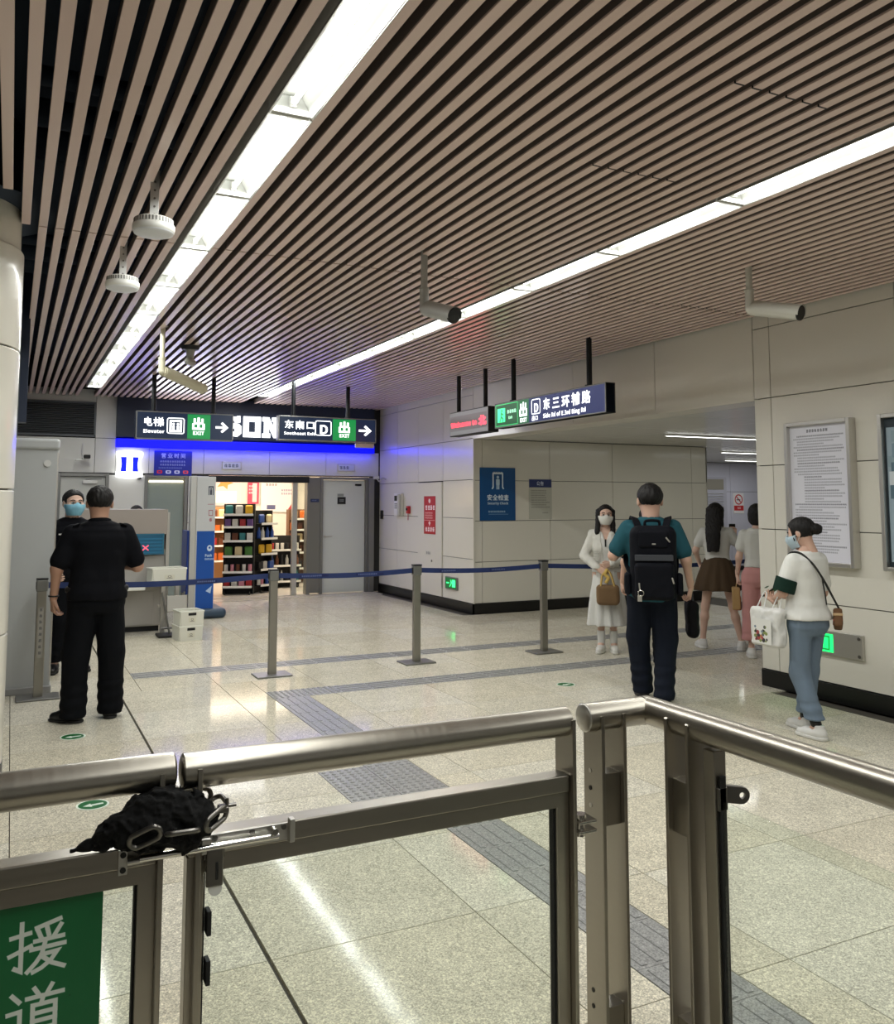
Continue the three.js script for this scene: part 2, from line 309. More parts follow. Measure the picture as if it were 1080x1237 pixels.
box('ceiling_slab', RX + 0.3, 18.2, 2.66, 2.8, -16.5, NZ + 0.3, M.panelBack, passC);

// back wall with two doorways, the shop opening and the service door
const wallB = struct('wall_back', 'white panel wall at the end of the hall with doors and the shop');
const B0 = BZ - 0.22, core = (x0, x1, y0, y1) => box('wall_core', x0, x1, y0, y1, B0, BZ - 0.025, M.panelBack, wallB);
core(-0.6, 0.66, 0, 2.12); core(1.43, 2.0, 0, 2.12); core(2.7, 3.05, 0, 2.12); core(6.08, 6.3, 0, 2.12); core(-0.6, 6.3, 2.12, 4);
panels(wallB, 'z', BZ, [-0.55, 0.66], [0.12, 1.05, 2.1], M.plaster); panels(wallB, 'z', BZ, [1.43, 2.0], [0.12, 1.05, 2.1], M.plaster); panels(wallB, 'z', BZ, [2.7, 3.05], [0.12, 1.3, 2.1], M.plaster);
panels(wallB, 'z', BZ, [-0.55, 0.02], [2.13, 2.7, 3.5], M.plaster); panels(wallB, 'z', BZ, [0.02, 1.2], [2.13, 2.7], M.plaster); panels(wallB, 'z', BZ, [0.02, 1.2], [3.28, 3.5], M.plaster);
panels(wallB, 'z', BZ, [1.2, 1.52], [2.13, 2.7, 3.5], M.plaster);
panels(wallB, 'z', BZ, [1.52, 2.05, 2.95, 4.1, 5.15, 6.19], [2.13, 2.57], M.plaster);
panels(wallB, 'z', BZ, [4.82, 5.07], [0.02, 2.1], M.frameGrey);
// doorway frames and doors
function doorway(n, x0, x1, top, leafMat, label) {
  const d = struct('door_' + n, label);
  box('door_frame', x0 - 0.05, x0, 0, top + 0.05, BZ - 0.1, BZ + 0.02, M.frameGrey, d); box('door_frame', x1, x1 + 0.05, 0, top + 0.05, BZ - 0.1, BZ + 0.02, M.frameGrey, d);
  box('door_frame', x0, x1, top, top + 0.05, BZ - 0.1, BZ + 0.02, M.frameGrey, d);
  const leaf = box('door_leaf', x0 + 0.005, x1 - 0.005, 0.01, top - 0.005, BZ - 0.075, BZ - 0.035, leafMat, d); return [d, leaf];
}
const lever = join([at(rodZ(0.024, 0.012, 16), 0, 0, 0.006), at(rodZ(0.008, 0.05, 10), 0, 0, 0.03), at(rodX(0.009, 0.13, 10), 0.055, 0, 0.05)]);
const [d1, l1] = doorway(1, 0.7, 1.38, 2.07, M.doorGrey, 'grey door with an overhead closer behind the guards');
part('door_closer', join([rb(0.22, 0.06, 0.05, 0.008), at(rb(0.26, 0.015, 0.02, 0.003), 0.06, 0.045, 0.03, 0, -0.4, 0)]), M.alu, d1, [1.14, 1.98, BZ - 0.005]);
part('door_handle', lever, M.satin, d1, [0.78, 1.0, BZ - 0.035]);
const [d2] = doorway(2, 2.04, 2.64, 2.06, phys(lin(0.26, 0.31, 0.28), 0.3), 'grey green door beside the shop with a lit gap above it');
part('painted_gap_light', rb(0.56, 0.03, 0.02, 0.004), glow(new THREE.Color(1, 0.8, 0.55), 2.2), d2, [2.34, 2.0, BZ - 0.02]);  // glowing bar paints in the room light showing above the leaf
part('door_handle', lever, M.satin, d2, [2.12, 1.0, BZ - 0.035]);
const [d3] = doorway(3, 5.1, 5.93, 2.06, phys(lin(0.6, 0.63, 0.61), 0.4), 'white service door beside the shop opening');
part('door_handle', lever, M.satin, d3, [5.16, 1.03, BZ - 0.035]);
part('door_closer', rb(0.13, 0.035, 0.03, 0.012), M.black, d3, [5.79, 1.97, BZ - 0.02]);
part('door_frame', rb(0.1, 2.1, 0.14, 0.006), M.frameGrey, d3, [6.02, 1.05, BZ + 0.02]);
const shopDoor = struct('door_4', 'dark framed sliding glass front of the convenience shop');
box('shutter_box', 3.06, 4.83, 2.0, 2.11, BZ - 0.16, BZ + 0.03, M.black, shopDoor);
box('door_post', 4.54, 4.63, 0, 2.0, BZ - 0.1, BZ - 0.02, M.alu, shopDoor);
box('door_jamb', 3.05, 3.09, 0, 2.0, BZ - 0.16, BZ + 0.02, M.frameGrey, shopDoor); box('door_jamb', 4.8, 4.86, 0, 2.1, BZ - 0.16, BZ + 0.02, M.frameGrey, shopDoor);
box('door_pane', 4.63, 4.8, 0.05, 2.0, BZ - 0.07, BZ - 0.06, M.glass, shopDoor);
// skirtings
const base = struct('baseboard_right', 'black polished skirting along the right wall and passage');
for (const [z0, z1] of [[BZ + 0.02, AZ + 0.025], [NZ, 2.9]]) box('skirting', RX - 0.015, RX + 0.01, 0, 0.146, z0, z1, M.skirting, base);
box('skirting', RX - 0.015, 10.8, 0, 0.146, AZ, AZ + 0.025, M.skirting, base); box('skirting', RX + 0.02, 17.9, 0, 0.146, NZ - 0.03, NZ - 0.005, M.skirting, base);
box('skirting', 10.8, 17.9, 0, 0.1, -16.19, -16.17, M.skirting, base);
// the side of the hall behind the pillar, and the closed end behind the camera
const wallL = struct('wall_left', 'grey wall and service partition at the left of the hall');
box('wall_slab', -3.3, 0.03, 0, 4, -15.6, -9.0, std(0x5c6468, 0.6), wallL);
box('edge_strip', 0.03, 0.1, 2.4, 3.9, -9.2, -9.05, M.navyBox, wallL);
box('wall_slab', -3.6, -3.3, 0, 4, -15.6, 3.2, M.plaster, wallL);
const wallN = struct('wall_front', 'plain wall closing the hall behind the barrier'); box('wall_slab', -3.6, 6.5, 0, 4, 3, 3.2, M.plaster, wallN);

// round pillar clad in white panels
const pillar = struct('pillar', 'round white panel-clad pillar at the left edge'); pillar.position.set(-0.47, 0, -6.02);
for (const [y0, y1, r] of [[0.12, 0.875, 0.485], [0.882, 1.73, 0.485], [1.737, 2.58, 0.485], [2.587, 3.2, 0.485]]) {
  const e = 0.012, h = y1 - y0, pr = [[r - 0.02, 0], [r - e * 0.3, 0], [r, e * 0.4], [r, h - e], [r - e * 0.4, h - e * 0.2], [r - 0.02, h]];
  part('cladding_panel', new THREE.LatheGeometry(pr.map((p) => new THREE.Vector2(...p)), 56), M.panel, pillar, [0, y0, 0]);
}
part('pillar_neck', cyl(0.465, 0.3, 48), M.panel, pillar, [0, 3.3, 0]); part('shaft', cyl(0.45, 4, 40), M.panelBack, pillar, [0, 2, 0]); part('skirting', cyl(0.487, 0.12, 48), M.skirting, pillar, [0, 0.06, 0]);
part('shadow_gap_ring', new THREE.RingGeometry(0.46, 0.66, 48), M.plenum, pillar, [0, 3.45, 0], [Math.PI / 2, 0, 0]);

// shop room behind the opening
const shop = struct('room_shop', 'bright convenience shop behind the opening in the back wall');
const shopWall = std(lin(0.75, 0.72, 0.66), 0.6);
box('shop_floor', 2.6, 6.2, -0.02, 0.003, -19.6, BZ - 0.02, std(lin(0.62, 0.58, 0.52), 0.25), shop);
box('shop_wall', 2.5, 6.3, 0, 2.7, -19.8, -19.6, shopWall, shop); box('shop_wall', 2.5, 2.6, 0, 2.7, -19.8, -15.62, shopWall, shop); box('shop_wall', 6.2, 6.3, 0, 2.7, -19.8, -15.62, shopWall, shop);
box('shop_ceiling', 2.5, 6.3, 2.55, 2.7, -19.8, -15.62, shopWall, shop);
/* ---------- lamps ---------- */
const areaLight = (name, color, k, w, h, pos, rot, parent = scene) => { const l = new THREE.RectAreaLight(color, k, w, h); l.name = name; l.position.set(...pos); l.rotation.set(...rot); parent.add(l); return l; };
const DOWN = [-Math.PI / 2, 0, 0];
const ORD = ['first', 'second', 'third', 'fourth', 'fifth', 'sixth', 'seventh', 'eighth', 'ninth', 'tenth', 'eleventh', 'twelfth', 'thirteenth', 'fourteenth', 'fifteenth', 'sixteenth'];
const trough = new THREE.ExtrudeGeometry(new THREE.Shape([[-0.1, 0], [-0.093, 0], [-0.045, 0.085], [0.045, 0.085], [0.093, 0], [0.1, 0], [0.1, 0.1], [-0.1, 0.1]].map((p) => new THREE.Vector2(...p))), { depth: 1.15, bevelEnabled: false });
trough.translate(0, 0, -0.575); uvm(trough);
const tubeGlow = glow(LIGHT_WHITE, TUBE_GLOW), tubeGeo = rodZ(0.013, 1.06, 14);
const endPlate = (() => { const g = shapeGeo([[-0.088, 0.002], [0.088, 0.002], [0.045, 0.083], [-0.045, 0.083]], 0.012, 0.001); return uvm(g); })();
function makeTrough() {
  const o = thing('ceiling_light', '', 'light');
  part('reflector', trough, M.reflector, o); part('tube', tubeGeo, tubeGlow, o, [0, 0.045, 0]);
  for (const s of [-1, 1]) {
    part('end_plate', endPlate, M.reflector, o, [0, 0, s * 0.568 - 0.006]);
    part('lamp_holder', rb(0.034, 0.045, 0.022, 0.006), M.white, o, [0, 0.05, s * 0.542]);
    part('side_trim', rb(0.006, 0.012, 1.15, 0.002), M.alu, o, [s * 0.101, 0.002, 0]);
  }
  areaLight('tube_light', LIGHT_WHITE, ROW_LIGHT, 0.06, 1.05, [0, 0.03, 0], DOWN, o);
  return o;
}
const trough0 = makeTrough(); let firstTrough = true;
for (const [row, x, rowName] of [[0, 1.055, 'row above the two guards'], [1, 3.665, 'row above the hanging exit signs']]) for (let k = 0; k < 13; k++) {
  const z = 0.95 - k * 1.165 + 0; if (z < -15) continue;
  const label = `recessed fluorescent trough light, ${ORD[k]} along the ${rowName}`;
  const o = firstTrough ? trough0 : copy(trough0); firstTrough = false; o.position.set(x, CY, z - 0.58); tag(o, label, 'light', null);
}
// passage strip lights, set flush in the low ceiling
const strip0 = thing('strip_light', '', 'light');
part('strip_frame', rb(1.9, 0.02, 0.07, 0.003), M.white, strip0); part('strip_lamp', rb(1.86, 0.008, 0.05, 0.002), glow(LIGHT_WHITE, 3), strip0, [0, -0.01, 0]);
areaLight('strip_lamp_light', LIGHT_WHITE, CORRIDOR_LIGHT, 1.86, 0.05, [0, -0.02, 0], DOWN, strip0);
[[9.2, -9.7, 'first strip light in the passage ceiling, over the phone user'], [13.0, -12.6, 'second strip light deeper in the passage ceiling'], [12.2, -9.7, 'strip light of the passage hidden beyond the wall end'], [15.4, -15.0, 'third strip light near the far passage wall'], [14.6, -9.0, 'strip light at the deep end of the passage']].forEach(([x, z, l], i) => { const o = i ? copy(strip0) : strip0; o.position.set(x, 2.595, z); tag(o, l, 'light'); });
// shop ceiling panels
const sp0 = thing('shop_light', '', 'light');
part('panel_frame', rb(1.2, 0.03, 0.34, 0.004), M.white, sp0); part('lamp_panel', rb(1.14, 0.01, 0.28, 0.002), glow(new THREE.Color(1, 0.86, 0.68), 3), sp0, [0, -0.015, 0]);
areaLight('lamp_panel_light', new THREE.Color(1, 0.84, 0.64), SHOP_LIGHT, 1.4, 1.7, [0, -0.03, 0], DOWN, sp0);
[[3.6, -16.4, 'warm ceiling panel lamp nearest the shop entrance'], [5.0, -16.4, 'warm ceiling panel lamp near the shop door post'], [3.6, -18.2, 'warm ceiling panel lamp over the shop back shelves'], [5.0, -18.2, 'warm ceiling panel lamp in the shop far corner']].forEach(([x, z, l], i) => { const o = i ? copy(sp0) : sp0; o.position.set(x, 2.53, z); tag(o, l, 'light'); });
/* ---------- the barrier in front: rails, frames, glass, chain ---------- */
const GZ = -2.0, GY = 1.083, TR = 0.038;
const railCap = (() => { const g = new THREE.SphereGeometry(TR * 0.98, 24, 8, 0, Math.PI * 2, 0, Math.PI / 2); g.scale(1, 0.25, 1); return g; })();
// saddle plate: flat bar standing across the rail, notched so that its two horns hold the tube (profile in z,y; thickness along x)
function saddle(h, wid = 0.082, t = 0.011) {
  const s = new THREE.Shape(); s.moveTo(-wid / 2, 0); s.lineTo(wid / 2, 0); s.lineTo(wid / 2, h + 0.006); s.lineTo(TR + 0.0005, h + 0.008);
  s.absarc(0, h, TR + 0.0005, 0.2, Math.PI - 0.2, true); s.lineTo(-wid / 2, h + 0.008); s.lineTo(-wid / 2, 0);
  const g = new THREE.ExtrudeGeometry(s, { depth: t - 0.003, bevelEnabled: true, bevelSize: 0.0015, bevelThickness: 0.0015, bevelSegments: 1, curveSegments: 14 });
  g.translate(0, 0, -(t - 0.003) / 2); g.rotateY(Math.PI / 2); return uvm(g);
}
const plateGeo = saddle(GY - 0.03), screw = (() => { const g = cyl(0.006, 0.004, 12); g.rotateX(Math.PI / 2); return g; })(), screwX = at(screw, 0, 0, 0, 0, Math.PI / 2, 0);
function rectFrame(o, x0, x1, yTop, yBot) {     // heavy bar on top, mitred inner frame, glass
  const cx = (x0 + x1) / 2, w = x1 - x0;
  part('top_bar', rb(w, 0.043, 0.056, 0.004), M.steel, o, [cx, yTop - 0.0215, 0]);
  part('bottom_bar', rb(w, 0.043, 0.056, 0.004), M.steel, o, [cx, yBot + 0.0215, 0]);
  const y1 = yTop - 0.045, y0 = yBot + 0.045, f = 0.034;
  const top = [[x0, y1], [x1, y1], [x1 - f, y1 - f], [x0 + f, y1 - f]], bot = [[x0, y0], [x0 + f, y0 + f], [x1 - f, y0 + f], [x1, y0]], lf = [[x0, y0], [x0, y1], [x0 + f, y1 - f], [x0 + f, y0 + f]], rt = [[x1, y0], [x1 - f, y0 + f], [x1 - f, y1 - f], [x1, y1]];
  for (const q of [top, bot, lf, rt]) { const g = shapeGeo(q, 0.038, 0.0015); g.translate(0, 0, -0.019); part('inner_frame', uvm(g), M.steel, o); }
  for (const x of [x0 + f + 0.003, x1 - f - 0.003]) part('gasket', rb(0.007, y1 - y0 - 2 * f, 0.02, 0.001), M.rubber, o, [x, (y0 + y1) / 2, 0]);
  part('gasket', rb(w - 2 * f, 0.005, 0.02, 0.001), M.rubber, o, [cx, y1 - f - 0.002, 0]);
  part('glass_pane', rb(w - 2 * f, y1 - y0 - 2 * f, 0.006, 0.001), M.glass, o, [cx, (y0 + y1) / 2, 0]);
}
// fixed panel with the green sign
const panelL = thing('glass_barrier', 'fixed stainless steel barrier panel carrying the green sign with white characters', 'barrier', [0, 0, GZ]);
part('handrail', rodX(TR, 1.23, 32), M.steel, panelL, [0.334 - 0.615, GY + 0.004, 0]); part('rail_cap', at(railCap, 0, 0, 0, 0, 0, -Math.PI / 2), M.steel, panelL, [0.333, GY + 0.004, 0]);
part('saddle_post', plateGeo, M.steel, panelL, [0.308, 0.03, 0]); part('saddle_post', plateGeo, M.steel, panelL, [-0.72, 0.03, 0]);
rectFrame(panelL, -0.72, 0.302, 0.951, 0.1);
const greenSign = canvas(512, 1024, (x, w, h) => { x.fillStyle = '#0c6b3a'; x.fillRect(0, 0, w, h); x.fillStyle = 'rgba(0,30,15,.25)'; for (let i = 0; i < 40; i++) x.fillRect(rnd() * w, rnd() * h, 2 + rnd() * 4, 2 + rnd() * 3); const s = 124; [['救', 150, 66], ['援', 308, 66], ['通', 150, 218], ['道', 308, 218]].forEach(([c, px, py]) => write(x, c, px, py, s, '#e8eee6', { w: 0.085 })); });
part('green_sign', join([face(0.43, 0.86)]), flat(greenSign, 0.45), panelL, [-0.013, 0.461, 0.0045]);
part('green_sign_backing', rb(0.43, 0.78, 0.002, 0.0005), std(0x0c6b3a, 0.5), panelL, [-0.013, 0.46, 0.0038 - 0.0003]);
panelL.children[panelL.children.length - 2].position.set(-0.013, 0.461, 0.0051);
const latchL = part('latch_keeper', join([rb(0.018, 0.05, 0.004, 0.001), at(rodX(0.007, 0.03, 14), 0.022, 0.002, 0.01), at(rodX(0.007, 0.022, 14), 0.052, 0.004, 0.01)]), M.satin, panelL, [0.235, 0.925, 0.031]);
part('bolt_hole', join([screw, at(screw, 0, 0.03, 0)]), M.black, latchL, [0, -0.015, 0.002]);
// gate
const gate = thing('barrier_gate', 'stainless steel swing gate with a glass pane and sliding bolt', 'gate', [0, 0, GZ]);
part('handrail', rodX(TR, 0.985, 36), M.steel, gate, [0.356 + 0.4925, GY - 0.002, 0]);
part('rail_cap', at(railCap, 0, 0, 0, 0, 0, Math.PI / 2), M.steel, gate, [0.357, GY - 0.002, 0]); part('rail_cap', at(railCap, 0, 0, 0, 0, 0, -Math.PI / 2), M.steel, gate, [1.34, GY - 0.002, 0]);
part('saddle_post', plateGeo, M.steel, gate, [0.385, 0.03, 0]); part('saddle_post', plateGeo, M.steel, gate, [1.34, 0.03, 0]);
rectFrame(gate, 0.366, 1.333, 0.951, 0.1);
const boltRail = part('bolt_plate', join([rb(0.2, 0.036, 0.005, 0.001), at(rb(0.012, 0.05, 0.02, 0.002), 0.096, 0.004, 0.008), at(rb(0.02, 0.03, 0.02, 0.002), -0.09, 0.0, 0.008)]), M.satin, gate, [0.49, 0.933, 0.031]);
part('sliding_bolt', rodX(0.0075, 0.29, 16), M.chrome, gate, [0.41, 0.931, 0.046]); part('bolt_knob', rodZ(0.007, 0.02, 12), M.chrome, gate, [0.545, 0.944, 0.05]);
for (const x of [0.42, 0.5, 0.57]) part('screw', screw, M.steelDark, boltRail, [x - 0.49, 0.011, 0.004]);
const hasp = part('hasp', join([rb(0.036, 0.078, 0.012, 0.004), at(rb(0.044, 0.03, 0.008, 0.002), 0, 0.03, -0.008)]), M.steelDark, gate, [0.418, 0.889, 0.046]);
part('hasp_slot', rb(0.006, 0.036, 0.004, 0.001), M.black, hasp, [0.004, -0.006, 0.0055]); part('hasp_tab', rodZ(0.014, 0.006, 16), M.white, hasp, [0.002, -0.044, 0]);
for (const y of [0.8, 0.7]) part('hinge_stop', rb(0.01, 0.05, 0.03, 0.002), M.rubber, gate, [0.412, y - 0.03, 0.02]);
const hinge = (o, p, ry = 0) => { const h = part('hinge', join([at(rb(0.055, 0.009, 0.05, 0.003), 0, 0.012, 0), at(rb(0.055, 0.009, 0.05, 0.003), 0, -0.012, 0)]), M.chrome, o, p, [0, ry, 0]); part('hinge_pin', join([at(cyl(0.012, 0.05, 14), 0, 0, 0), at(cyl(0.017, 0.008, 14), 0, 0.026, 0)]), M.chrome, h, [-0.012, 0, 0.004]); };
hinge(gate, [1.372, 0.822, 0.03]);
// fixed corner section with the rail turning back towards the viewer
const cornerSec = thing('barrier_corner', 'fixed stainless corner barrier whose handrail bends round beside the gate', 'barrier', [0, 0, GZ]);
const CXR = 1.612;
part('handrail', rodX(TR, 0.215, 36), M.steel, cornerSec, [1.4 + 0.1075, GY, 0]); part('rail_cap', at(railCap, 0, 0, 0, 0, 0, Math.PI / 2), M.satin, cornerSec, [1.4, GY, 0]);
part('handrail', rodZ(TR, 2.7, 36), M.steel, cornerSec, [CXR, GY, 1.35]); part('rail_elbow', new THREE.SphereGeometry(TR, 32, 20), M.steel, cornerSec, [CXR, GY, 0]);
part('weld_seam', at(rodX(TR + 0.0008, 0.003, 32), 0, 0, 0), M.steelDark, cornerSec, [CXR - 0.018, GY, 0]);
for (const x of [1.432, 1.503]) { const pl = part('saddle_post', plateGeo, M.steel, cornerSec, [x, 0.03, 0]); if (x < 1.45) for (const [y, m] of [[0.86, M.satin], [0.815, M.black], [0.77, M.satin], [0.3, M.black], [0.26, M.black]]) part('screw', screwX, m, pl, [-0.005, y + 0.05, -0.012]); }
for (const y of [0.87, 0.28]) part('spacer_block', rb(0.06, 0.135, 0.05, 0.002), M.steel, cornerSec, [1.4675, y, 0]);
const sideSaddle = at(plateGeo, 0, 0, 0, 0, Math.PI / 2, 0);
for (const z of [0.125, 0.205]) part('saddle_post', sideSaddle, M.steel, cornerSec, [CXR, 0.03, z]);
for (const y of [0.87, 0.28]) part('spacer_block', rb(0.05, 0.135, 0.07, 0.002), M.steel, cornerSec, [CXR, y, 0.165]);
part('panel_upright', rb(0.04, 0.98, 0.04, 0.004), M.steel, cornerSec, [CXR, 0.55, 0.26]); part('gasket', rb(0.02, 0.9, 0.008, 0.001), M.rubber, cornerSec, [CXR, 0.53, 0.284]);
part('glass_pane', rb(0.008, 0.84, 2.0, 0.001), M.glass, cornerSec, [CXR, 0.5, 1.29]);
part('bottom_bar', rb(0.05, 0.045, 2.3, 0.004), M.steel, cornerSec, [CXR, 0.09, 1.3]);
const lug = part('latch_lug', uvm(at((() => { const s = new THREE.Shape(); s.moveTo(-0.04, -0.02); s.lineTo(0.02, -0.02); s.absarc(0.03, 0, 0.02, -Math.PI / 2, Math.PI / 2); s.lineTo(-0.04, 0.02); s.closePath(); const h = new THREE.Path(); h.absarc(0.032, 0, 0.009, 0, Math.PI * 2); s.holes.push(h); return new THREE.ExtrudeGeometry(s, { depth: 0.009, bevelEnabled: true, bevelSize: 0.0015, bevelThickness: 0.0015, bevelSegments: 1 }); })(), 0, 0, 0)), M.steelDark, cornerSec, [CXR + 0.035, 0.93, 0.27], [0, -0.35, -0.12]);
part('lug_plate', rb(0.03, 0.055, 0.012, 0.002), M.steelDark, cornerSec, [CXR, 0.925, 0.282]);

// steel chain, links one inside the next, closed round the two end posts
const linkGeo = (() => { const p = [], a = 0.019, b = 0.0095; for (let i = 0; i < 16; i++) { const t = i / 16 * Math.PI * 2, c = Math.cos(t), s = Math.sin(t); p.push([Math.sign(c) * (a - b) * (Math.abs(c) > 0.3 ? 1 : 0.6) + b * c, b * s, 0]); } return tube(p, 0.0036, 48, 8, true); })();
const chain = thing('chain', 'grey steel chain looped round the gate posts over the black cloth', 'chain', [0.33, 0.985, GZ + 0.05]);
const chainPath = new THREE.CatmullRomCurve3([[-0.08, -0.002, 0.036], [-0.04, 0.012, 0.05], [0.01, 0.008, 0.058], [0.055, 0.012, 0.054], [0.09, 0.022, 0.032], [0.098, 0.026, -0.015], [0.085, 0.03, -0.07], [0.03, 0.03, -0.115], [-0.04, 0.02, -0.1], [-0.08, 0.0, -0.04]].map((p) => V(...p)), true);
for (let i = 0; i < 8; i++) { const l = part('chain_link', linkGeo, M.steelDark, chain), t = (i + 0.3) / 8, p = chainPath.getPointAt(t % 1), d = chainPath.getTangentAt(t % 1); l.position.copy(p); l.quaternion.setFromUnitVectors(V(1, 0, 0), d).multiply(new THREE.Quaternion().setFromAxisAngle(V(1, 0, 0), i % 2 ? 1.25 : 0.2)); l.scale.set(1.62, 1.5, 1.5); }
part('chain_padlock', join([rb(0.02, 0.012, 0.03, 0.003), at(rodX(0.004, 0.03, 10), 0.012, 0.004, 0), at(cyl(0.004, 0.03, 10), 0.008, 0.004, 0)]), M.steelDark, chain, [0.098, 0.03, 0.02]);
/* ---------- hanging signs ---------- */
const exitBlock = (x, px, py, s, col = '#ffffff') => { write(x, '出', px, py, s, col, { w: 0.17 }); write(x, 'EXIT', px + s * 0.5, py + s * 1.04, s * 0.42, col, { center: true }); };
const arrow = (x, px, py, s) => { x.strokeStyle = '#fff'; x.lineWidth = s * 0.2; x.lineCap = 'butt'; x.lineJoin = 'miter'; x.beginPath(); x.moveTo(px, py); x.lineTo(px + s * 0.92, py); x.stroke(); x.beginPath(); x.moveTo(px + s * 0.5, py - s * 0.42); x.lineTo(px + s * 0.94, py); x.lineTo(px + s * 0.5, py + s * 0.42); x.stroke(); };
const badge = (x, px, py, s, inner) => { x.strokeStyle = '#fff'; x.lineWidth = s * 0.06; x.beginPath(); x.roundRect(px, py, s, s, s * 0.12); x.stroke(); inner(); };
const NAVY = '#0a1526', GREEN = '#0b5f2d';
function hangingSign(label, w, h, tex, k, pos, turn, poles, poleTop, extra = 0) {
  const o = thing('hanging_sign', label, 'sign', pos, turn);
  part('sign_case', rb(w, h, 0.12, 0.006), M.navyBox, o); part('sign_face', face(w - 0.03, h - 0.03), lit(tex, k), o, [0, 0, 0.0612]);
  for (const [y, d] of [[h / 2 - 0.008, 1], [-h / 2 + 0.008, 1]]) part('case_trim', rb(w, 0.016, 0.126, 0.004), M.frameGrey, o, [0, y, 0]);
  for (const x of [-w / 2 + 0.008, w / 2 - 0.008]) part('case_trim', rb(0.016, h, 0.126, 0.004), M.frameGrey, o, [x, 0, 0]);
  for (const x of poles) { const L = poleTop - pos[1] - h / 2; part('pole', cyl(0.03, L, 16), M.darkPole, o, [x, h / 2 + L / 2, 0]); part('pole_flange', cyl(0.05, 0.015, 16), M.darkPole, o, [x, h / 2 + 0.008, 0]); }
  return o;
}
const texL = canvas(1024, 300, (x, w, h) => {
  x.fillStyle = NAVY; x.fillRect(0, 0, w, h); x.fillStyle = GREEN; x.fillRect(530, 6, 250, 288);
  write(x, '电梯', 54, 56, 108, '#fff', { w: 0.11 }); write(x, 'Elevator', 62, 188, 56, '#fff');
  badge(x, 316, 60, 178, () => { x.strokeStyle = '#fff'; x.lineWidth = 22; x.strokeRect(350, 92, 110, 120); x.fillStyle = '#fff'; for (const d of [382, 428]) { x.beginPath(); x.arc(d, 128, 13, 0, 7); x.fill(); x.fillRect(d - 12, 146, 24, 60); } x.fillStyle = NAVY; x.fillRect(403, 92, 4, 60); });
  exitBlock(x, 580, 46, 140); arrow(x, 838, 150, 132);
});
hangingSign('hanging sign reading Elevator and Exit with an arrow, nearer the guards', 1.3, 0.38, texL, 1.5, [2.11, 2.69, -12.4], 0, [-0.42, 0.38], 3.45);
const texM = canvas(1180, 300, (x, w, h) => {
  x.fillStyle = NAVY; x.fillRect(0, 0, w, h); x.fillStyle = GREEN; x.fillRect(640, 6, 290, 288);
  write(x, '东南口', 54, 44, 118, '#fff', { w: 0.11 }); write(x, 'Southeast Exit', 54, 186, 54, '#fff');
  badge(x, 430, 40, 190, () => write(x, 'D', 470, 56, 170, '#fff')); exitBlock(x, 712, 40, 146); arrow(x, 968, 150, 150);
});
const signM = hangingSign('hanging sign reading Southeast Exit D with an arrow, in front of the glowing letters', 1.51, 0.36, texM, 1.5, [4.16, 2.72, -12.4], 0, [-0.52, 0.32], 3.45);
part('sign_tab', rb(0.3, 0.07, 0.02, 0.004), M.alu, signM, [0.58, -0.22, 0.03]);
const texR = canvas(1600, 216, (x, w, h) => {
  x.fillStyle = '#10173a'; x.fillRect(0, 0, w, h); x.fillStyle = '#06401e'; x.fillRect(0, 0, 560, h); x.fillStyle = '#053417'; x.fillRect(8, 8, 370, h - 16); x.strokeStyle = '#2fb565'; x.lineWidth = 5; x.strokeRect(8, 8, 370, h - 16);
  x.fillStyle = '#38ff8c'; x.fillRect(38, 44, 130, 130); x.fillStyle = '#0a4c26'; x.beginPath(); x.arc(112, 66, 12, 0, 7); x.fill(); x.lineWidth = 15; x.strokeStyle = '#0a4c26'; x.beginPath(); x.moveTo(76, 172); x.lineTo(102, 128); x.lineTo(104, 88); x.lineTo(136, 108); x.moveTo(104, 124); x.lineTo(130, 142); x.lineTo(130, 172); x.stroke();
  smallLines(x, 204, 66, 150, 1, 40, '#9fe0b8', 34); write(x, 'Exit', 226, 120, 36, '#9fe0b8');
  exitBlock(x, 410, 26, 124);
  badge(x, 604, 18, 128, () => write(x, 'D', 632, 30, 112, '#fff')); write(x, '出口', 606, 160, 46, '#fff', { w: 0.13 });
  write(x, '东三环辅路', 776, 26, 104, '#fff', { w: 0.13, gap: 1.3 }); write(x, 'Side Rd of E.3rd Ring Rd', 776, 148, 52, '#fff');
});
hangingSign('long hanging exit sign with green exit panel and white street name lettering', 2.28, 0.31, texR, 1.5, [5.42, 2.715, -8.34], -Math.PI / 2, [-0.78, 0.78], 3.45);
const texLed = canvas(512, 140, (x, w, h) => { x.fillStyle = '#241419'; x.fillRect(0, 0, w, h); write(x, 'Welcome to ', 6, 44, 66, '#ff2038'); hanzi(x, '北', 410, 30, 90, 0.16); });
const led = thing('led_sign', 'small red LED text sign with a grey frame hanging beside the exit sign', 'sign', [5.46, 2.71, -10.24], -Math.PI / 2);
part('sign_case', rb(1.1, 0.33, 0.15, 0.006), M.black, led); part('sign_bezel', rb(1.08, 0.31, 0.012, 0.003), std(lin(0.36, 0.35, 0.37), 0.35, 0.3), led, [0, 0, 0.074]);
part('sign_screen', face(1.02, 0.2), new THREE.MeshStandardMaterial({ color: 0xffffff, map: canvas(64, 16, (x) => { x.fillStyle = '#8d8288'; x.fillRect(0, 0, 64, 16); }), roughness: 0.3, emissive: 0xffffff, emissiveMap: canvas(512, 140, (x, w, h) => { x.fillStyle = '#000'; x.fillRect(0, 0, w, h); write(x, 'Welcome to ', 6, 44, 66, '#ff1030'); x.strokeStyle = '#ff1030'; hanzi(x, '北', 410, 30, 90, 0.16); }), emissiveIntensity: 3 }), led, [0, 0, 0.0812]);
for (const x of [-0.42, 0.34]) part('pole', cyl(0.028, 0.6, 16), M.black, led, [x, 0.455, 0]);
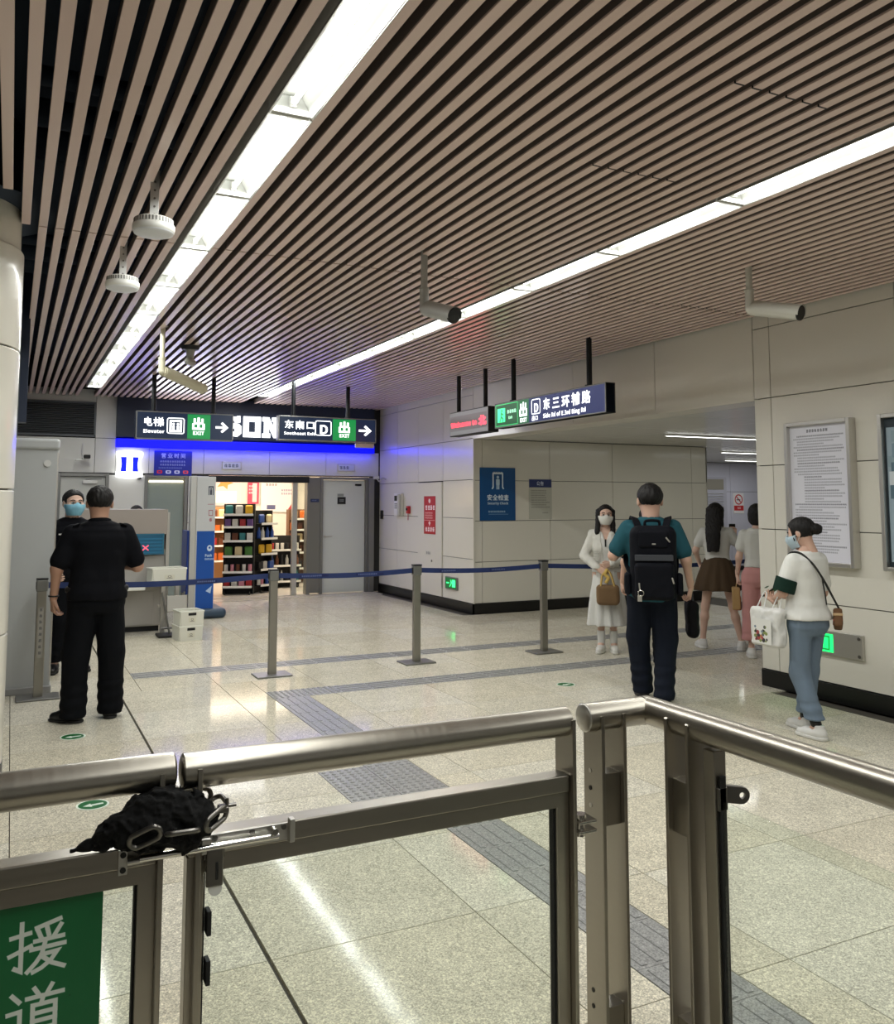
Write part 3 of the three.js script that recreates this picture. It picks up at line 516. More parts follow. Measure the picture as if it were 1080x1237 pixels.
areaLight('sign_screen_light', new THREE.Color(1, 0.04, 0.07), 1.6, 1.0, 0.18, [0, 0, 0.09], [0, Math.PI, 0], led);

/* ---------- shop fascia ---------- */
const fascia = thing('shop_sign', 'dark navy shop fascia with glowing white block letters over a blue light strip', 'sign', [3.78, 0, BZ]);
part('sign_board', rb(4.54, 0.7, 0.12, 0.006), M.navyBox, fascia, [0, 3.07, 0.06]);
part('blue_light_strip', rb(4.54, 0.145, 0.135, 0.01), glow(new THREE.Color(0.0, 0.002, 0.9), 0.9), fascia, [0, 2.625, 0.0675]);
const letterGlow = glow(new THREE.Color(1, 1, 1), 1.6);
const BLOCK = { // slab letters on a 10 x 10 grid
  L: [[[0, 10], [6, 10], [6, 8], [4.6, 8], [4.6, 2.4], [7.4, 2.4], [7.4, 4.6], [10, 4.6], [10, 0], [0, 0], [0, 2.2], [1.2, 2.2], [1.2, 8], [0, 8]]],
  A: [[[3.2, 10], [6.8, 10], [9, 2.2], [10, 2.2], [10, 0], [5.9, 0], [5.9, 2], [6.4, 2], [6, 3.4], [4, 3.4], [3.6, 2], [4.1, 2], [4.1, 0], [0, 0], [0, 2.2], [1, 2.2]], [[4.4, 5.2], [5.6, 5.2], [5, 7.6]]],
  W: [[[0, 10], [3.4, 10], [3.4, 8.2], [2.8, 8.2], [3.5, 4.4], [4.4, 8.6], [5.6, 8.6], [6.5, 4.4], [7.2, 8.2], [6.6, 8.2], [6.6, 10], [10, 10], [10, 8], [9.4, 8], [7.7, 0], [5.8, 0], [5, 3.6], [4.2, 0], [2.3, 0], [0.6, 8], [0, 8]]],
  S: [[[0, 4], [0, 0], [2, 0], [2.4, 0.6], [8, 0], [10, 1.6], [10, 5], [8.6, 6.2], [3.2, 6.8], [3.2, 7.8], [6.4, 7.8], [6.6, 6.9], [9.4, 6.9], [9.4, 10], [7.8, 10], [7.4, 9.5], [2, 10], [0.2, 8.6], [0.2, 5.4], [1.6, 4.4], [6.8, 3.8], [6.8, 2.4], [3.2, 2.4], [3, 4]]],
  O: [[[0, 0], [10, 0], [10, 10], [0, 10]], [[3, 2.4], [7, 2.4], [7, 7.6], [3, 7.6]]],
  N: [[[0, 10], [3.6, 10], [6.4, 5], [6.4, 8], [5.6, 8], [5.6, 10], [10, 10], [10, 8], [9, 8], [9, 0], [6.6, 0], [3.6, 5.4], [3.6, 2], [4.4, 2], [4.4, 0], [0, 0], [0, 2], [1, 2], [1, 8], [0, 8]]] };
function letterGeo(ch, w, h) { const [o, hole] = BLOCK[ch], q = (a) => a.map((p) => new THREE.Vector2(p[0] * w / 10, p[1] * h / 10)), sh = new THREE.Shape(q(o)); if (hole) sh.holes.push(new THREE.Path(q(hole))); return uvm(new THREE.ExtrudeGeometry(sh, { depth: 0.04, bevelEnabled: false })); }
[['L', 1.98, 0.3], ['A', 2.31, 0.38], ['W', 2.72, 0.46], ['S', 3.22, 0.33], ['O', 3.59, 0.3], ['N', 3.925, 0.31]].forEach(([c, x, w]) => part('letter', letterGeo(c, w, 0.36), letterGlow, fascia, [x - 3.78, 2.785, 0.12]));
areaLight('letter_light', new THREE.Color(1, 1, 1), 4, 2.1, 0.36, [-0.65, 2.98, 0.18], [0, Math.PI, 0], fascia);
areaLight('blue_light', new THREE.Color(0.004, 0.01, 1), BLUE_LIGHT * 0.5, 4.5, 0.12, [0, 2.625, 0.15], [0, Math.PI, 0], fascia);
areaLight('blue_light', new THREE.Color(0.004, 0.01, 1), BLUE_LIGHT * 0.5, 4.5, 0.1, [0, 2.545, 0.08], DOWN, fascia);
// lit emblem and opening hours board
const emblem = thing('emblem_sign', 'small lit white emblem sign with two blue bars on the back wall', 'sign', [1.735, 2.275, BZ]);
const eS = new THREE.Shape(); eS.moveTo(-0.2, -0.2); eS.quadraticCurveTo(0, -0.25, 0.2, -0.2); eS.quadraticCurveTo(0.21, -0.12, 0.175, -0.1); eS.quadraticCurveTo(0.15, 0, 0.175, 0.1); eS.quadraticCurveTo(0.21, 0.13, 0.2, 0.2); eS.quadraticCurveTo(0, 0.25, -0.2, 0.2); eS.quadraticCurveTo(-0.21, 0.13, -0.175, 0.1); eS.quadraticCurveTo(-0.15, 0, -0.175, -0.1); eS.quadraticCurveTo(-0.21, -0.12, -0.2, -0.2);
part('sign_body', uvm(new THREE.ExtrudeGeometry(eS, { depth: 0.07, bevelEnabled: true, bevelSize: 0.008, bevelThickness: 0.008, bevelSegments: 2 })), glow(0xffffff, 1.6), emblem);
for (const s of [-1, 1]) { const g = shapeGeo([[s * 0.05, -0.12], [s * 0.14, -0.12], [s * 0.125, 0], [s * 0.14, 0.12], [s * 0.05, 0.12]], 0.004, 0.001); part('blue_bar', uvm(g), glow(new THREE.Color(0, 0.01, 0.75), 0.9), emblem, [0, 0, 0.079]); }
const hours = thing('notice_board', 'blue opening hours board with rounded corners beside the lit emblem', 'sign', [2.44, 2.305, BZ]);
part('board', rb(0.62, 0.42, 0.025, 0.01, 2), std(0x10239a, 0.4), hours, [0, 0, 0.0125]);
part('print', face(0.58, 0.39), flat(canvas(384, 256, (x, w, h) => { x.fillStyle = '#14289c'; x.fillRect(0, 0, w, h); write(x, '营业时间', 60, 16, 54, '#c9d0f2', { w: 0.11, gap: 1.3 }); smallLines(x, 50, 96, 280, 2, 36, '#98a4dc', 22); x.strokeStyle = '#98a4dc'; smallLines(x, 34, 170, 310, 1, 30, '#7f8fd8', 16); for (const [i, c] of [[0, '#e7243a'], [1, '#dfe4ff'], [2, '#dfe4ff'], [3, '#ff5a6a']]) { x.fillStyle = c; x.beginPath(); x.roundRect(18 + i * 94, 206, 58, 36, 10); x.fill(); x.fillStyle = '#14289c'; x.fillRect(34 + i * 94, 216, 26, 14); } }), 0.4), hours, [0, 0, 0.0262]);
const plaque = (label, x, w) => { const o = thing('door_plaque', label, 'sign', [x, 2.285, BZ]); part('plaque', rb(w, 0.14, 0.012, 0.003), M.satin, o, [0, 0, 0.006]); part('print', face(w - 0.03, 0.11), flat(canvas(256, 84, (q, W2, H2) => { q.fillStyle = '#d3d8dd'; q.fillRect(0, 0, W2, H2); q.strokeStyle = '#5a6472'; smallLines(q, 22, 18, 200, 1, 40, '#5a6472', 46); }), 0.4), o, [0, 0, 0.0128]); };
plaque('small pale plaque with grey characters above the shop opening', 3.43, 0.34); plaque('small pale plaque with grey characters above the white service door', 5.54, 0.34);
// louvred vent
const vent = thing('wall_vent', 'dark louvred air vent high on the back wall', 'vent', [0.61, 3.0, BZ]);
part('vent_frame', join([at(rb(1.18, 0.03, 0.03, 0.003), 0, 0.27, 0), at(rb(1.18, 0.03, 0.03, 0.003), 0, -0.27, 0), at(rb(0.03, 0.56, 0.03, 0.003), -0.575, 0, 0), at(rb(0.03, 0.56, 0.03, 0.003), 0.575, 0, 0)]), M.grille, vent, [0, 0, 0.01]); part('vent_backing', rb(1.14, 0.54, 0.01, 0.002), M.black, vent, [0, 0, -0.018]);
for (let i = 0; i < 15; i++) part('slat', rb(1.13, 0.006, 0.034, 0.002), M.grille, vent, [0, -0.245 + i * 0.035, 0.008], [0.6, 0, 0]);

/* ---------- ceiling-hung things ---------- */
function disc(label, pos) {
  const o = thing('disc_fixture', label, 'light', pos);
  part('housing', uvm(new THREE.LatheGeometry([[0, -0.025], [0.095, -0.025], [0.108, -0.015], [0.11, 0], [0.109, 0.018], [0.101, 0.022], [0.101, 0.05], [0.085, 0.058], [0.05, 0.06], [0.0, 0.06]].map((p) => new THREE.Vector2(...p)), 48)), M.white, o);
  part('diffuser', uvm(new THREE.LatheGeometry([[0, -0.036], [0.08, -0.034], [0.102, -0.026], [0.104, -0.018]].map((p) => new THREE.Vector2(...p)), 48)), phys(lin(0.8, 0.82, 0.86), 0.35), o);
  for (let i = 0; i < 36; i++) { const a = i / 36 * Math.PI * 2; part('vent_slot', rb(0.006, 0.024, 0.008, 0.001), M.frameGrey, o, [Math.cos(a) * 0.1, 0.036, Math.sin(a) * 0.1], [0, -a, 0]); }
  part('bracket', join([at(rb(0.045, 0.3, 0.004, 0.001), 0, 0.18, 0), at(rb(0.06, 0.02, 0.05, 0.003), 0, 0.035, 0)]), M.alu, o);
  for (let i = 0; i < 5; i++) part('bracket_hole', screw, M.steelDark, o, [0, 0.08 + i * 0.045, 0.003]);
  return o;
}
disc('round white ribbed ceiling fixture on a perforated bracket, the larger nearer one', [0.63, 3.12, -4.83]);
disc('round white ribbed ceiling fixture on a perforated bracket, the smaller farther one', [0.615, 3.11, -6.17]);
function bulletCam(label, top, drop, from, to, mat) {
  const o = thing('security_camera', label, 'camera', top);
  part('pipe', cyl(0.024, drop, 18), mat, o, [0, -drop / 2, 0]); part('pipe_sleeve', cyl(0.032, 0.14, 18), mat, o, [0, -drop + 0.02, 0]); part('collar', cyl(0.037, 0.012, 18), mat, o, [0, -drop + 0.09, 0]);
  part('elbow', new THREE.SphereGeometry(0.034, 20, 14), mat, o, [0, -drop - 0.045, 0]); part('flange', cyl(0.05, 0.01, 20), mat, o, [0, -0.004, 0]);
  const a = V(...from), d = V(...to).sub(a), L = d.length(), b = new THREE.Group(); b.name = 'camera_body'; b.position.set(from[0], from[1], from[2]); b.quaternion.setFromUnitVectors(V(0, 0, 1), d.normalize()); o.add(b);
  part('housing', uvm(at(rodZ(0.052, L, 28), 0, 0, L / 2)), mat, b); part('sunshield', at(new THREE.CylinderGeometry(0.058, 0.058, L * 0.96, 28, 1, true, -Math.PI * 0.62, Math.PI * 1.24).rotateX(-Math.PI / 2), 0, 0.004, L / 2 + 0.02), mat, b);
  part('lens_ring', at(rodZ(0.053, 0.012, 28), 0, 0, L), M.black, b); part('lens_window', at(rodZ(0.047, 0.006, 28), 0, 0, L + 0.005), M.blackGloss, b); part('rear_cap', at(rodZ(0.046, 0.02, 24), 0, 0, -0.008), mat, b);
  return o;
}
const grey = std(lin(0.42, 0.42, 0.4), 0.45, 0.2);
bulletCam('grey pipe-hung bullet camera with dark lens over the middle of the hall', [2.53, 3.42, -5.47], 0.37, [0.02, -0.42, 0.0], [0.08, -0.52, 0.3], grey);
bulletCam('grey pipe-hung bullet camera near the panelled wall, above the notice frames', [4.81, 3.42, -4.7], 0.3, [0.02, -0.345, 0.0], [0.11, -0.44, 0.36], phys(lin(0.55, 0.54, 0.48), 0.4));
bulletCam('cream pipe-hung bullet camera beyond the two disc fixtures', [1.3, 3.42, -9.05], 0.42, [0.02, -0.46, -0.02], [0.5, -0.56, -0.5], M.cream);
const dome = thing('dome_camera', 'small grey swivel camera on the ceiling behind the cream camera', 'camera', [1.72, CY, -9.9]);
part('mount_plate', cyl(0.09, 0.04, 20, 0.11), M.black, dome, [0, -0.02, 0]); part('neck', cyl(0.035, 0.12, 16, 0.05), grey, dome, [0, -0.1, 0]); part('camera_head', new THREE.CapsuleGeometry(0.04, 0.12, 8, 16), grey, dome, [0, -0.18, 0.02], [Math.PI / 2, 0, 0.6]);

/* ---------- wall things ---------- */
const onRight = (name, label, cat, y, z) => thing(name, label, cat, [RX, y, z], -Math.PI / 2);   // local +z faces the hall, local x runs along -z ... +z
const text = (w, h, n, bg, fg, s) => (x) => { x.fillStyle = bg; x.fillRect(0, 0, w, h); smallLines(x, w * 0.08, h * 0.1, w * 0.84, n, h * 0.85 / n, fg, s); };
const fireDoor = onRight('fire_cabinet', 'white fire hydrant cabinet door carrying a red notice strip', 'cabinet', 0, -13.15);
part('cabinet_door', rb(0.92, 1.82, 0.03, 0.004), M.panel, fireDoor, [0, 1.065, 0.0]); part('lock', cyl(0.02, 0.01, 14), M.steelDark, fireDoor, [0.1, 0.7, 0.017], [Math.PI / 2, 0, 0]);
part('door_mark', face(0.2, 0.07), flat(canvas(128, 48, (x) => { x.fillStyle = '#cfcdc2'; x.fillRect(0, 0, 128, 48); smallLines(x, 16, 8, 90, 1, 30, '#6f7170', 30); })), fireDoor, [-0.04, 0.82, 0.0163]);
part('hinge_strip', rb(0.012, 0.2, 0.02, 0.003), M.alu, fireDoor, [0.46, 0.4, 0.01]);
part('red_notice', rb(0.44, 0.62, 0.004, 0.001), std(0xa81c22, 0.5), fireDoor, [0.02, 1.44, 0.017]);
part('red_notice_print', face(0.42, 0.6), flat(canvas(256, 384, (x, w, h) => { x.fillStyle = '#b8222a'; x.fillRect(0, 0, w, h); x.fillStyle = '#f0d8d4'; x.beginPath(); x.arc(128, 44, 24, 0, 7); x.fill(); smallLines(x, 30, 88, 190, 1, 40, '#fff', 50); smallLines(x, 24, 160, 200, 3, 26, '#f4cfc9', 17); x.fillStyle = '#e9b9b3'; x.fillRect(0, 244, w, 5); x.fillStyle = '#f0d8d4'; x.fillRect(116, 256, 24, 44); x.fillRect(104, 268, 48, 14); smallLines(x, 30, 316, 190, 1, 40, '#fff', 48); })), fireDoor, [0.02, 1.44, 0.0205]);
const phone = onRight('wall_telephone', 'white wall intercom telephone beside a small red alarm', 'telephone', 1.61, -14.4);
part('phone_body', rb(0.3, 0.4, 0.06, 0.012, 2), M.white, phone, [0, 0, 0.03]); part('handset', uvm(new THREE.CapsuleGeometry(0.035, 0.32, 8, 16)), phys(lin(0.5, 0.5, 0.48), 0.35), phone, [0.16, -0.01, 0.09]); part('phone_screen', rb(0.13, 0.09, 0.006, 0.002), M.blackGloss, phone, [-0.05, 0.11, 0.062]);
for (let i = 0; i < 9; i++) part('key', rb(0.024, 0.02, 0.008, 0.003), M.frameGrey, phone, [-0.09 + (i % 3) * 0.04, 0.01 - Math.floor(i / 3) * 0.035, 0.062]);
const alarm = onRight('fire_alarm', 'small red fire alarm call point on the white wall', 'alarm', 1.5, -13.98);
part('alarm_body', rb(0.09, 0.13, 0.05, 0.01, 2), std(0xb4202a, 0.4), alarm, [0, 0.02, 0.025]); part('alarm_button', cyl(0.022, 0.02, 16), M.black, alarm, [0, 0.03, 0.055], [Math.PI / 2, 0, 0]); part('pull_cord', cyl(0.006, 0.12, 8), std(0xb4202a, 0.4), alarm, [0, -0.1, 0.03]);
const reader = onRight('card_reader', 'small black card reader on the wall beside the service door', 'device', 1.42, -15.22); part('reader_body', rb(0.09, 0.16, 0.03, 0.006), M.black, reader, [0, 0, 0.015]); part('reader_lamp', rb(0.03, 0.008, 0.004, 0.001), std(0x304050, 0.3), reader, [0, 0.05, 0.031]);
const cam4 = onRight('wall_camera', 'tiny grey camera on a wall arm near the service door corner', 'camera', 2.07, -15.05); part('arm', tube([[0, 0, 0], [0, 0.02, 0.08], [0, -0.04, 0.14], [0, 0.02, 0.19]], 0.012, 20, 8), M.alu, cam4); part('camera_head', rb(0.06, 0.06, 0.11, 0.012, 2), M.alu, cam4, [0, 0.03, 0.2]);
const runMan = (x, w, h) => { x.fillStyle = '#063f1c'; x.fillRect(0, 0, w, h); x.fillStyle = '#35ff7e'; x.fillRect(w * 0.62, h * 0.15, w * 0.3, h * 0.7); x.strokeStyle = '#35ff7e'; x.lineWidth = h * 0.13; x.beginPath(); x.moveTo(w * 0.1, h * 0.5); x.lineTo(w * 0.34, h * 0.5); x.stroke(); x.strokeStyle = '#0a5c2a'; x.beginPath(); x.arc(w * 0.5, h * 0.2, h * 0.07, 0, 7); x.stroke(); x.strokeStyle = '#35ff7e'; x.beginPath(); x.moveTo(w * 0.4, h * 0.85); x.lineTo(w * 0.52, h * 0.55); x.lineTo(w * 0.5, h * 0.3); x.lineTo(w * 0.62, h * 0.5); x.stroke(); };
const exitLow = onRight('exit_sign', 'small green glowing exit sign low on the white wall', 'sign', 0.4, -12.33); part('sign_case', rb(0.4, 0.19, 0.03, 0.005), M.frameGrey, exitLow, [0, 0, 0.015]); part('sign_face', face(0.37, 0.16), lit(canvas(256, 112, runMan), 1.5), exitLow, [0, 0, 0.0312]);
const exitBox = onRight('exit_sign', 'steel floor-level exit sign with a bright green panel behind the jeans woman', 'sign', 0.485, -5.26);
part('sign_case', rb(0.62, 0.2, 0.03, 0.004), M.satin, exitBox, [0, 0, 0.015]); part('sign_face', face(0.3, 0.15), lit(canvas(256, 128, (x, w, h) => { x.fillStyle = '#18e060'; x.fillRect(0, 0, w, h); x.strokeStyle = '#0a6a2c'; x.lineWidth = 12; x.strokeRect(150, 20, 70, 90); x.beginPath(); x.arc(120, 30, 6, 0, 7); x.moveTo(90, 112); x.lineTo(118, 76); x.lineTo(112, 44); x.lineTo(146, 66); x.moveTo(116, 76); x.lineTo(136, 112); x.moveTo(20, 64); x.lineTo(70, 64); x.stroke(); }), 1.5), exitBox, [-0.12, 0, 0.0312]);
for (const x of [-0.28, 0.28]) for (const y of [-0.07, 0.07]) part('corner_screw', at(cyl(0.014, 0.006, 12), 0, 0, 0, Math.PI / 2, 0, 0), M.steelDark, exitBox, [x, y, 0.032]);
areaLight('sign_face_light', new THREE.Color(0.1, 1, 0.35), 2.5, 0.28, 0.13, [-0.12, 0, 0.05], [0, Math.PI, 0], exitBox);
function wallFrame(label, z, w, y0, y1, tex) {
  const o = onRight('framed_notice', label, 'notice', (y0 + y1) / 2, z), h = y1 - y0;
  for (const s of [-1, 1]) { part('frame_bar', rb(0.035, h, 0.085, 0.006), M.satin, o, [s * (w / 2 - 0.0175), 0, 0.0425]); part('frame_bar', rb(w - 0.07, 0.035, 0.085, 0.006), M.satin, o, [0, s * (h / 2 - 0.0175), 0.0425]); }
  part('backing', rb(w - 0.06, h - 0.06, 0.03, 0.002), M.white, o, [0, 0, 0.03]); part('poster', face(w - 0.07, h - 0.07), flat(tex, 0.35), o, [0, 0, 0.0462]);
  return o;
}
wallFrame('steel framed sheet of dense printed rules on the panelled wall', -5.29, 0.68, 1.12, 2.35, canvas(640, 1160, (x, w, h) => {
  x.fillStyle = '#dcdce6'; x.fillRect(0, 0, w, h); smallLines(x, 190, 34, 280, 1, 30, '#3c3e4a', 26);
  for (let i = 0; i < 44; i++) { const y = 84 + i * 23.5; x.fillStyle = '#dcdce6'; const ind = i > 14 && i < 25 ? 150 : rnd() < 0.3 ? 40 : 80; smallLines(x, ind, y, (i % 4 === 3 ? 330 : 530) - ind + 60, 1, 20, i % 5 ? '#82848f' : '#4d4f5b', 13); }
}));
wallFrame('steel framed dark poster cut by the edge of the picture', -4.35, 0.68, 1.12, 2.35, canvas(512, 928, (x, w, h) => { x.fillStyle = '#26323b'; x.fillRect(0, 0, w, h); x.fillStyle = '#9db0bd'; x.fillRect(14, 60, w - 28, h - 90); for (let i = 0; i < 46; i++) { x.fillStyle = pick(['#7c93a2', '#b9c7cf', '#5c7583', '#d5dde2', '#8fa5b0']); x.fillRect(16 + rnd() * (w - 140), 70 + rnd() * (h - 200), 30 + rnd() * 100, 14 + rnd() * 80); } write(x, 'INFORMATION'.slice(0, 0), 0, 0, 10, '#fff'); }));
// blue security sign, notice paper, no smoking sign
const sec = thing('security_sign', 'blue security check sign with a white gate and person symbol', 'sign', [6.625, 1.775, AZ]);
part('sign_plate', rb(0.62, 0.8, 0.012, 0.003), std(0x0b4a82, 0.4), sec, [0, 0, 0.006]);
part('sign_print', face(0.61, 0.79), flat(canvas(384, 512, (x, w, h) => {
  x.fillStyle = '#0b4a82'; x.fillRect(0, 0, w, h); x.strokeStyle = '#dfeaf2'; x.lineWidth = 14; x.beginPath(); x.moveTo(128, 206); x.lineTo(140, 190); x.lineTo(140, 54); x.lineTo(244, 54); x.lineTo(244, 190); x.lineTo(256, 206); x.stroke(); x.lineWidth = 8; x.setLineDash([8, 6]); x.beginPath(); x.moveTo(140, 42); x.lineTo(244, 42); x.stroke(); x.setLineDash([]);
  x.fillStyle = '#b9cfe0'; x.beginPath(); x.arc(192, 90, 14, 0, 7); x.fill(); x.beginPath(); x.roundRect(172, 108, 40, 62, 10); x.fill(); x.fillRect(176, 160, 14, 50); x.fillRect(194, 160, 14, 50);
  write(x, '安全检查', 192 - 118, 262, 56, '#e6eef5', { w: 0.12 }); write(x, 'Security Check', 192, 328, 32, '#cfdeea', { center: true }); smallLines(x, 88, 418, 210, 1, 20, '#b9cfe0', 18); x.fillStyle = '#8fb2cd'; x.fillRect(90, 452, 215, 3);
}), 0.35), sec, [0, 0, 0.0128]);
const paper = thing('paper_notice', 'pale printed notice with a dark blue heading beside the blue sign', 'notice', [7.39, 1.7, AZ]);
part('sheet', rb(0.42, 0.62, 0.004, 0.001), std(0xb9b9ad, 0.6), paper, [0, 0, 0.002]); part('print', face(0.41, 0.61), flat(canvas(256, 384, (x, w, h) => { x.fillStyle = '#bdbdb2'; x.fillRect(0, 0, w, h); x.fillStyle = '#1c2c66'; x.fillRect(0, 0, w, 78); write(x, '公告', 84, 20, 40, '#c8d0e4', { w: 0.13 }); smallLines(x, 20, 104, 216, 8, 23, '#75766f', 11); smallLines(x, 150, 320, 70, 1, 20, '#75766f', 11); })), paper, [0, 0, 0.0046]);
const nos = thing('no_smoking_sign', 'white and red no smoking sign on the far passage wall', 'sign', [16.0, 1.62, -16.2]);
part('sign_plate', rb(0.34, 0.5, 0.01, 0.002), M.white, nos, [0, 0, 0.005]); part('sign_print', face(0.33, 0.49), flat(canvas(256, 384, (x, w, h) => { x.fillStyle = '#e9e6ea'; x.fillRect(0, 0, w, h); x.strokeStyle = '#c22a2e'; x.lineWidth = 22; x.beginPath(); x.arc(128, 120, 88, 0, 7); x.moveTo(66, 58); x.lineTo(190, 182); x.stroke(); x.fillStyle = '#222'; x.fillRect(70, 118, 100, 16); x.fillStyle = '#c22a2e'; x.fillRect(8, 236, w - 16, 96); x.fillStyle = '#fff'; write(x, 'NO', 90, 250, 56, '#f3d6d6'); })), nos, [0, 0, 0.0108]);
const pdoor = tag(new THREE.Group(), 'grey door with a louvred upper panel in the far passage wall', null, null, 'structure'); pdoor.name = 'door_5'; scene.add(pdoor);
box('door_leaf', 14.85, 15.6, 0, 2.25, -16.2, -16.17, phys(lin(0.5, 0.5, 0.6), 0.4), pdoor); box('door_panel', 14.98, 15.5, 1.95, 2.2, -16.172, -16.16, std(lin(0.3, 0.28, 0.24), 0.4), pdoor); for (let i = 0; i < 6; i++) part('slat', rb(0.5, 0.012, 0.02, 0.003), M.alu, pdoor, [15.24, 1.55 + i * 0.06, -16.16]);
// door signs and the bits round the doors
const dsign = thing('door_sign', 'small dark square sign on the white service door', 'sign', [5.44, 1.72, BZ - 0.035]); part('sign_plate', rb(0.16, 0.13, 0.006, 0.002), M.black, dsign, [0.03, -0.04, 0.003]); part('sign_print', face(0.1, 0.06), flat(canvas(64, 40, text(64, 40, 2, '#23282c', '#aab0b4', 12))), dsign, [0.03, -0.04, 0.0065]); part('sign_label', rb(0.12, 0.05, 0.004, 0.001), std(0x8d938f, 0.5), dsign, [0.01, 0.06, 0.002]);
const jsign = thing('jamb_sign', 'small dark blue sign strip on the grey shop jamb', 'sign', [4.94, 1.68, BZ]); part('sign_plate', rb(0.17, 0.06, 0.008, 0.002), std(0x1c2a55, 0.5), jsign, [0, 0, 0.004]); part('sign_print', face(0.13, 0.03), flat(canvas(64, 16, text(64, 16, 1, '#1c2a55', '#8b97bd', 10))), jsign, [0, 0, 0.0085]);
const spot = thing('wall_camera', 'small wall camera with an upright aerial above the grey door', 'camera', [1.02, 2.36, BZ]); part('arm', at(rodZ(0.015, 0.2, 10), 0, 0, 0.1), M.alu, spot); part('camera_head', rb(0.1, 0.06, 0.12, 0.012, 2), M.black, spot, [0.05, 0.02, 0.2]); part('bracket', rb(0.16, 0.02, 0.08, 0.004), M.alu, spot, [-0.04, -0.03, 0.16]); part('aerial', cyl(0.006, 0.2, 8), M.alu, spot, [-0.02, 0.12, 0.16]);
const spot2 = thing('wall_camera', 'tiny black camera under the lit emblem', 'camera', [1.9, 2.06, BZ]); part('camera_head', rb(0.06, 0.05, 0.06, 0.01, 2), M.black, spot2, [0, 0, 0.03]); part('lens', rodZ(0.015, 0.01, 12), M.blackGloss, spot2, [0, 0, 0.062]);
/* ---------- floor-standing things ---------- */
// belt stanchions
function stanchion0() {
  const o = thing('belt_stanchion', '', 'barrier post');
  part('base_plate', rb(0.34, 0.016, 0.26, 0.006), M.frameGrey, o, [0, 0.008, 0]); part('post', rb(0.078, 0.9, 0.05, 0.008, 2), M.post, o, [0, 0.46, 0]);
  const head = part('belt_head', rb(0.092, 0.1, 0.07, 0.01, 2), M.frameGrey, o, [0, 0.945, 0]); part('head_cap', rb(0.095, 0.014, 0.072, 0.004), M.black, head, [0, 0.055, 0]);
  for (const s of [-1, 1]) part('belt_slot', rb(0.006, 0.06, 0.03, 0.002), M.black, head, [s * 0.046, 0, 0]);
  return o;
}
const st0 = stanchion0();
const stX = [[0.27, -8.37, 'belt stanchion beside the grey cabinet, printed with a column of characters'], [2.31, -8.45, 'belt stanchion standing before the shop opening'], [3.83, -8.45, 'belt stanchion before the white wall and telephone'], [5.36, -8.4, 'belt stanchion nearest the dress woman'], [9.3, -8.4, 'belt stanchion in the passage hidden beyond the wall end']];
stX.forEach(([x, z, l], i) => { const o = i ? copy(st0) : st0; o.position.set(x, 0, z); tag(o, l, 'barrier post'); });
part('post_print', face(0.04, 0.42), flat(canvas(48, 504, (x, w, h) => { x.fillStyle = '#a09d96'; x.fillRect(0, 0, w, h); for (let i = 0; i < 8; i++) { x.strokeStyle = '#55565a'; hanzi(x, '?', 8, 6 + i * 62, 30, 0.13); } })), st0, [0, 0.55, 0.0257]);
for (let i = 0; i < 4; i++) {
  const [x0, z0] = stX[i], [x1, z1] = stX[i + 1], n = 12, pts = [];
  for (let k = 0; k <= n; k++) { const t = k / n; pts.push([x0 + 0.053 + (x1 - x0 - 0.106) * t, 0.945 - 0.03 * Math.sin(Math.PI * t) * (x1 - x0) / 2, z0 + (z1 - z0) * t]); }
  const b = thing('barrier_belt', ['dark blue belt drawn across behind the guard from the cabinet side post', 'dark blue belt stretched before the shop and service door', 'dark blue belt stretched before the white wall corner', 'dark blue belt running behind the walking passengers'][i], 'belt', [0, 0, 0]);
  part('strap', ribbon(pts, 0.05, 0.003), M.belt, b); for (const k of [0.25, 0.7]) { const [px, py, pz] = pts[Math.round(k * n)]; part('strap_print', face(0.3, 0.022), flat(canvas(256, 20, text(256, 20, 1, '#0b1c55', '#7d8bb8', 14))), b, [px, py, pz + 0.003]); }
}
// tall grey cabinet behind the pillar
const cab = thing('equipment_cabinet', 'tall light grey cabinet with a lipped top behind the pillar', 'cabinet', [0.1, 0, -8.84]);
part('cabinet_body', rb(0.5, 2.13, 0.5, 0.012, 2), std(lin(0.44, 0.455, 0.46), 0.5), cab, [0.02, 1.065, 0]); part('cabinet_top', rb(0.56, 0.1, 0.56, 0.03, 3), std(lin(0.44, 0.455, 0.46), 0.5), cab, [0.0, 2.17, 0]); part('cabinet_plinth', rb(0.56, 0.06, 0.56, 0.01, 2), std(lin(0.3, 0.3, 0.3), 0.5), cab, [0.0, 0.03, 0]);
part('lock', at(rodZ(0.03, 0.02, 18), 0, 0, 0), M.alu, cab, [0.18, 2.0, 0.252]); part('cabinet_edge', rb(0.02, 2.0, 0.02, 0.006, 2), M.satin, cab, [0.262, 1.1, 0.24]);
const outlet = part('outlet', rb(0.08, 0.14, 0.02, 0.006), M.satin, cab, [-0.12, 0.32, 0.26]); part('outlet_hole', rb(0.03, 0.03, 0.006, 0.002), M.black, outlet, [0.005, 0.025, 0.01]); part('outlet_hole', rb(0.04, 0.02, 0.006, 0.002), M.black, outlet, [0, -0.04, 0.01]);
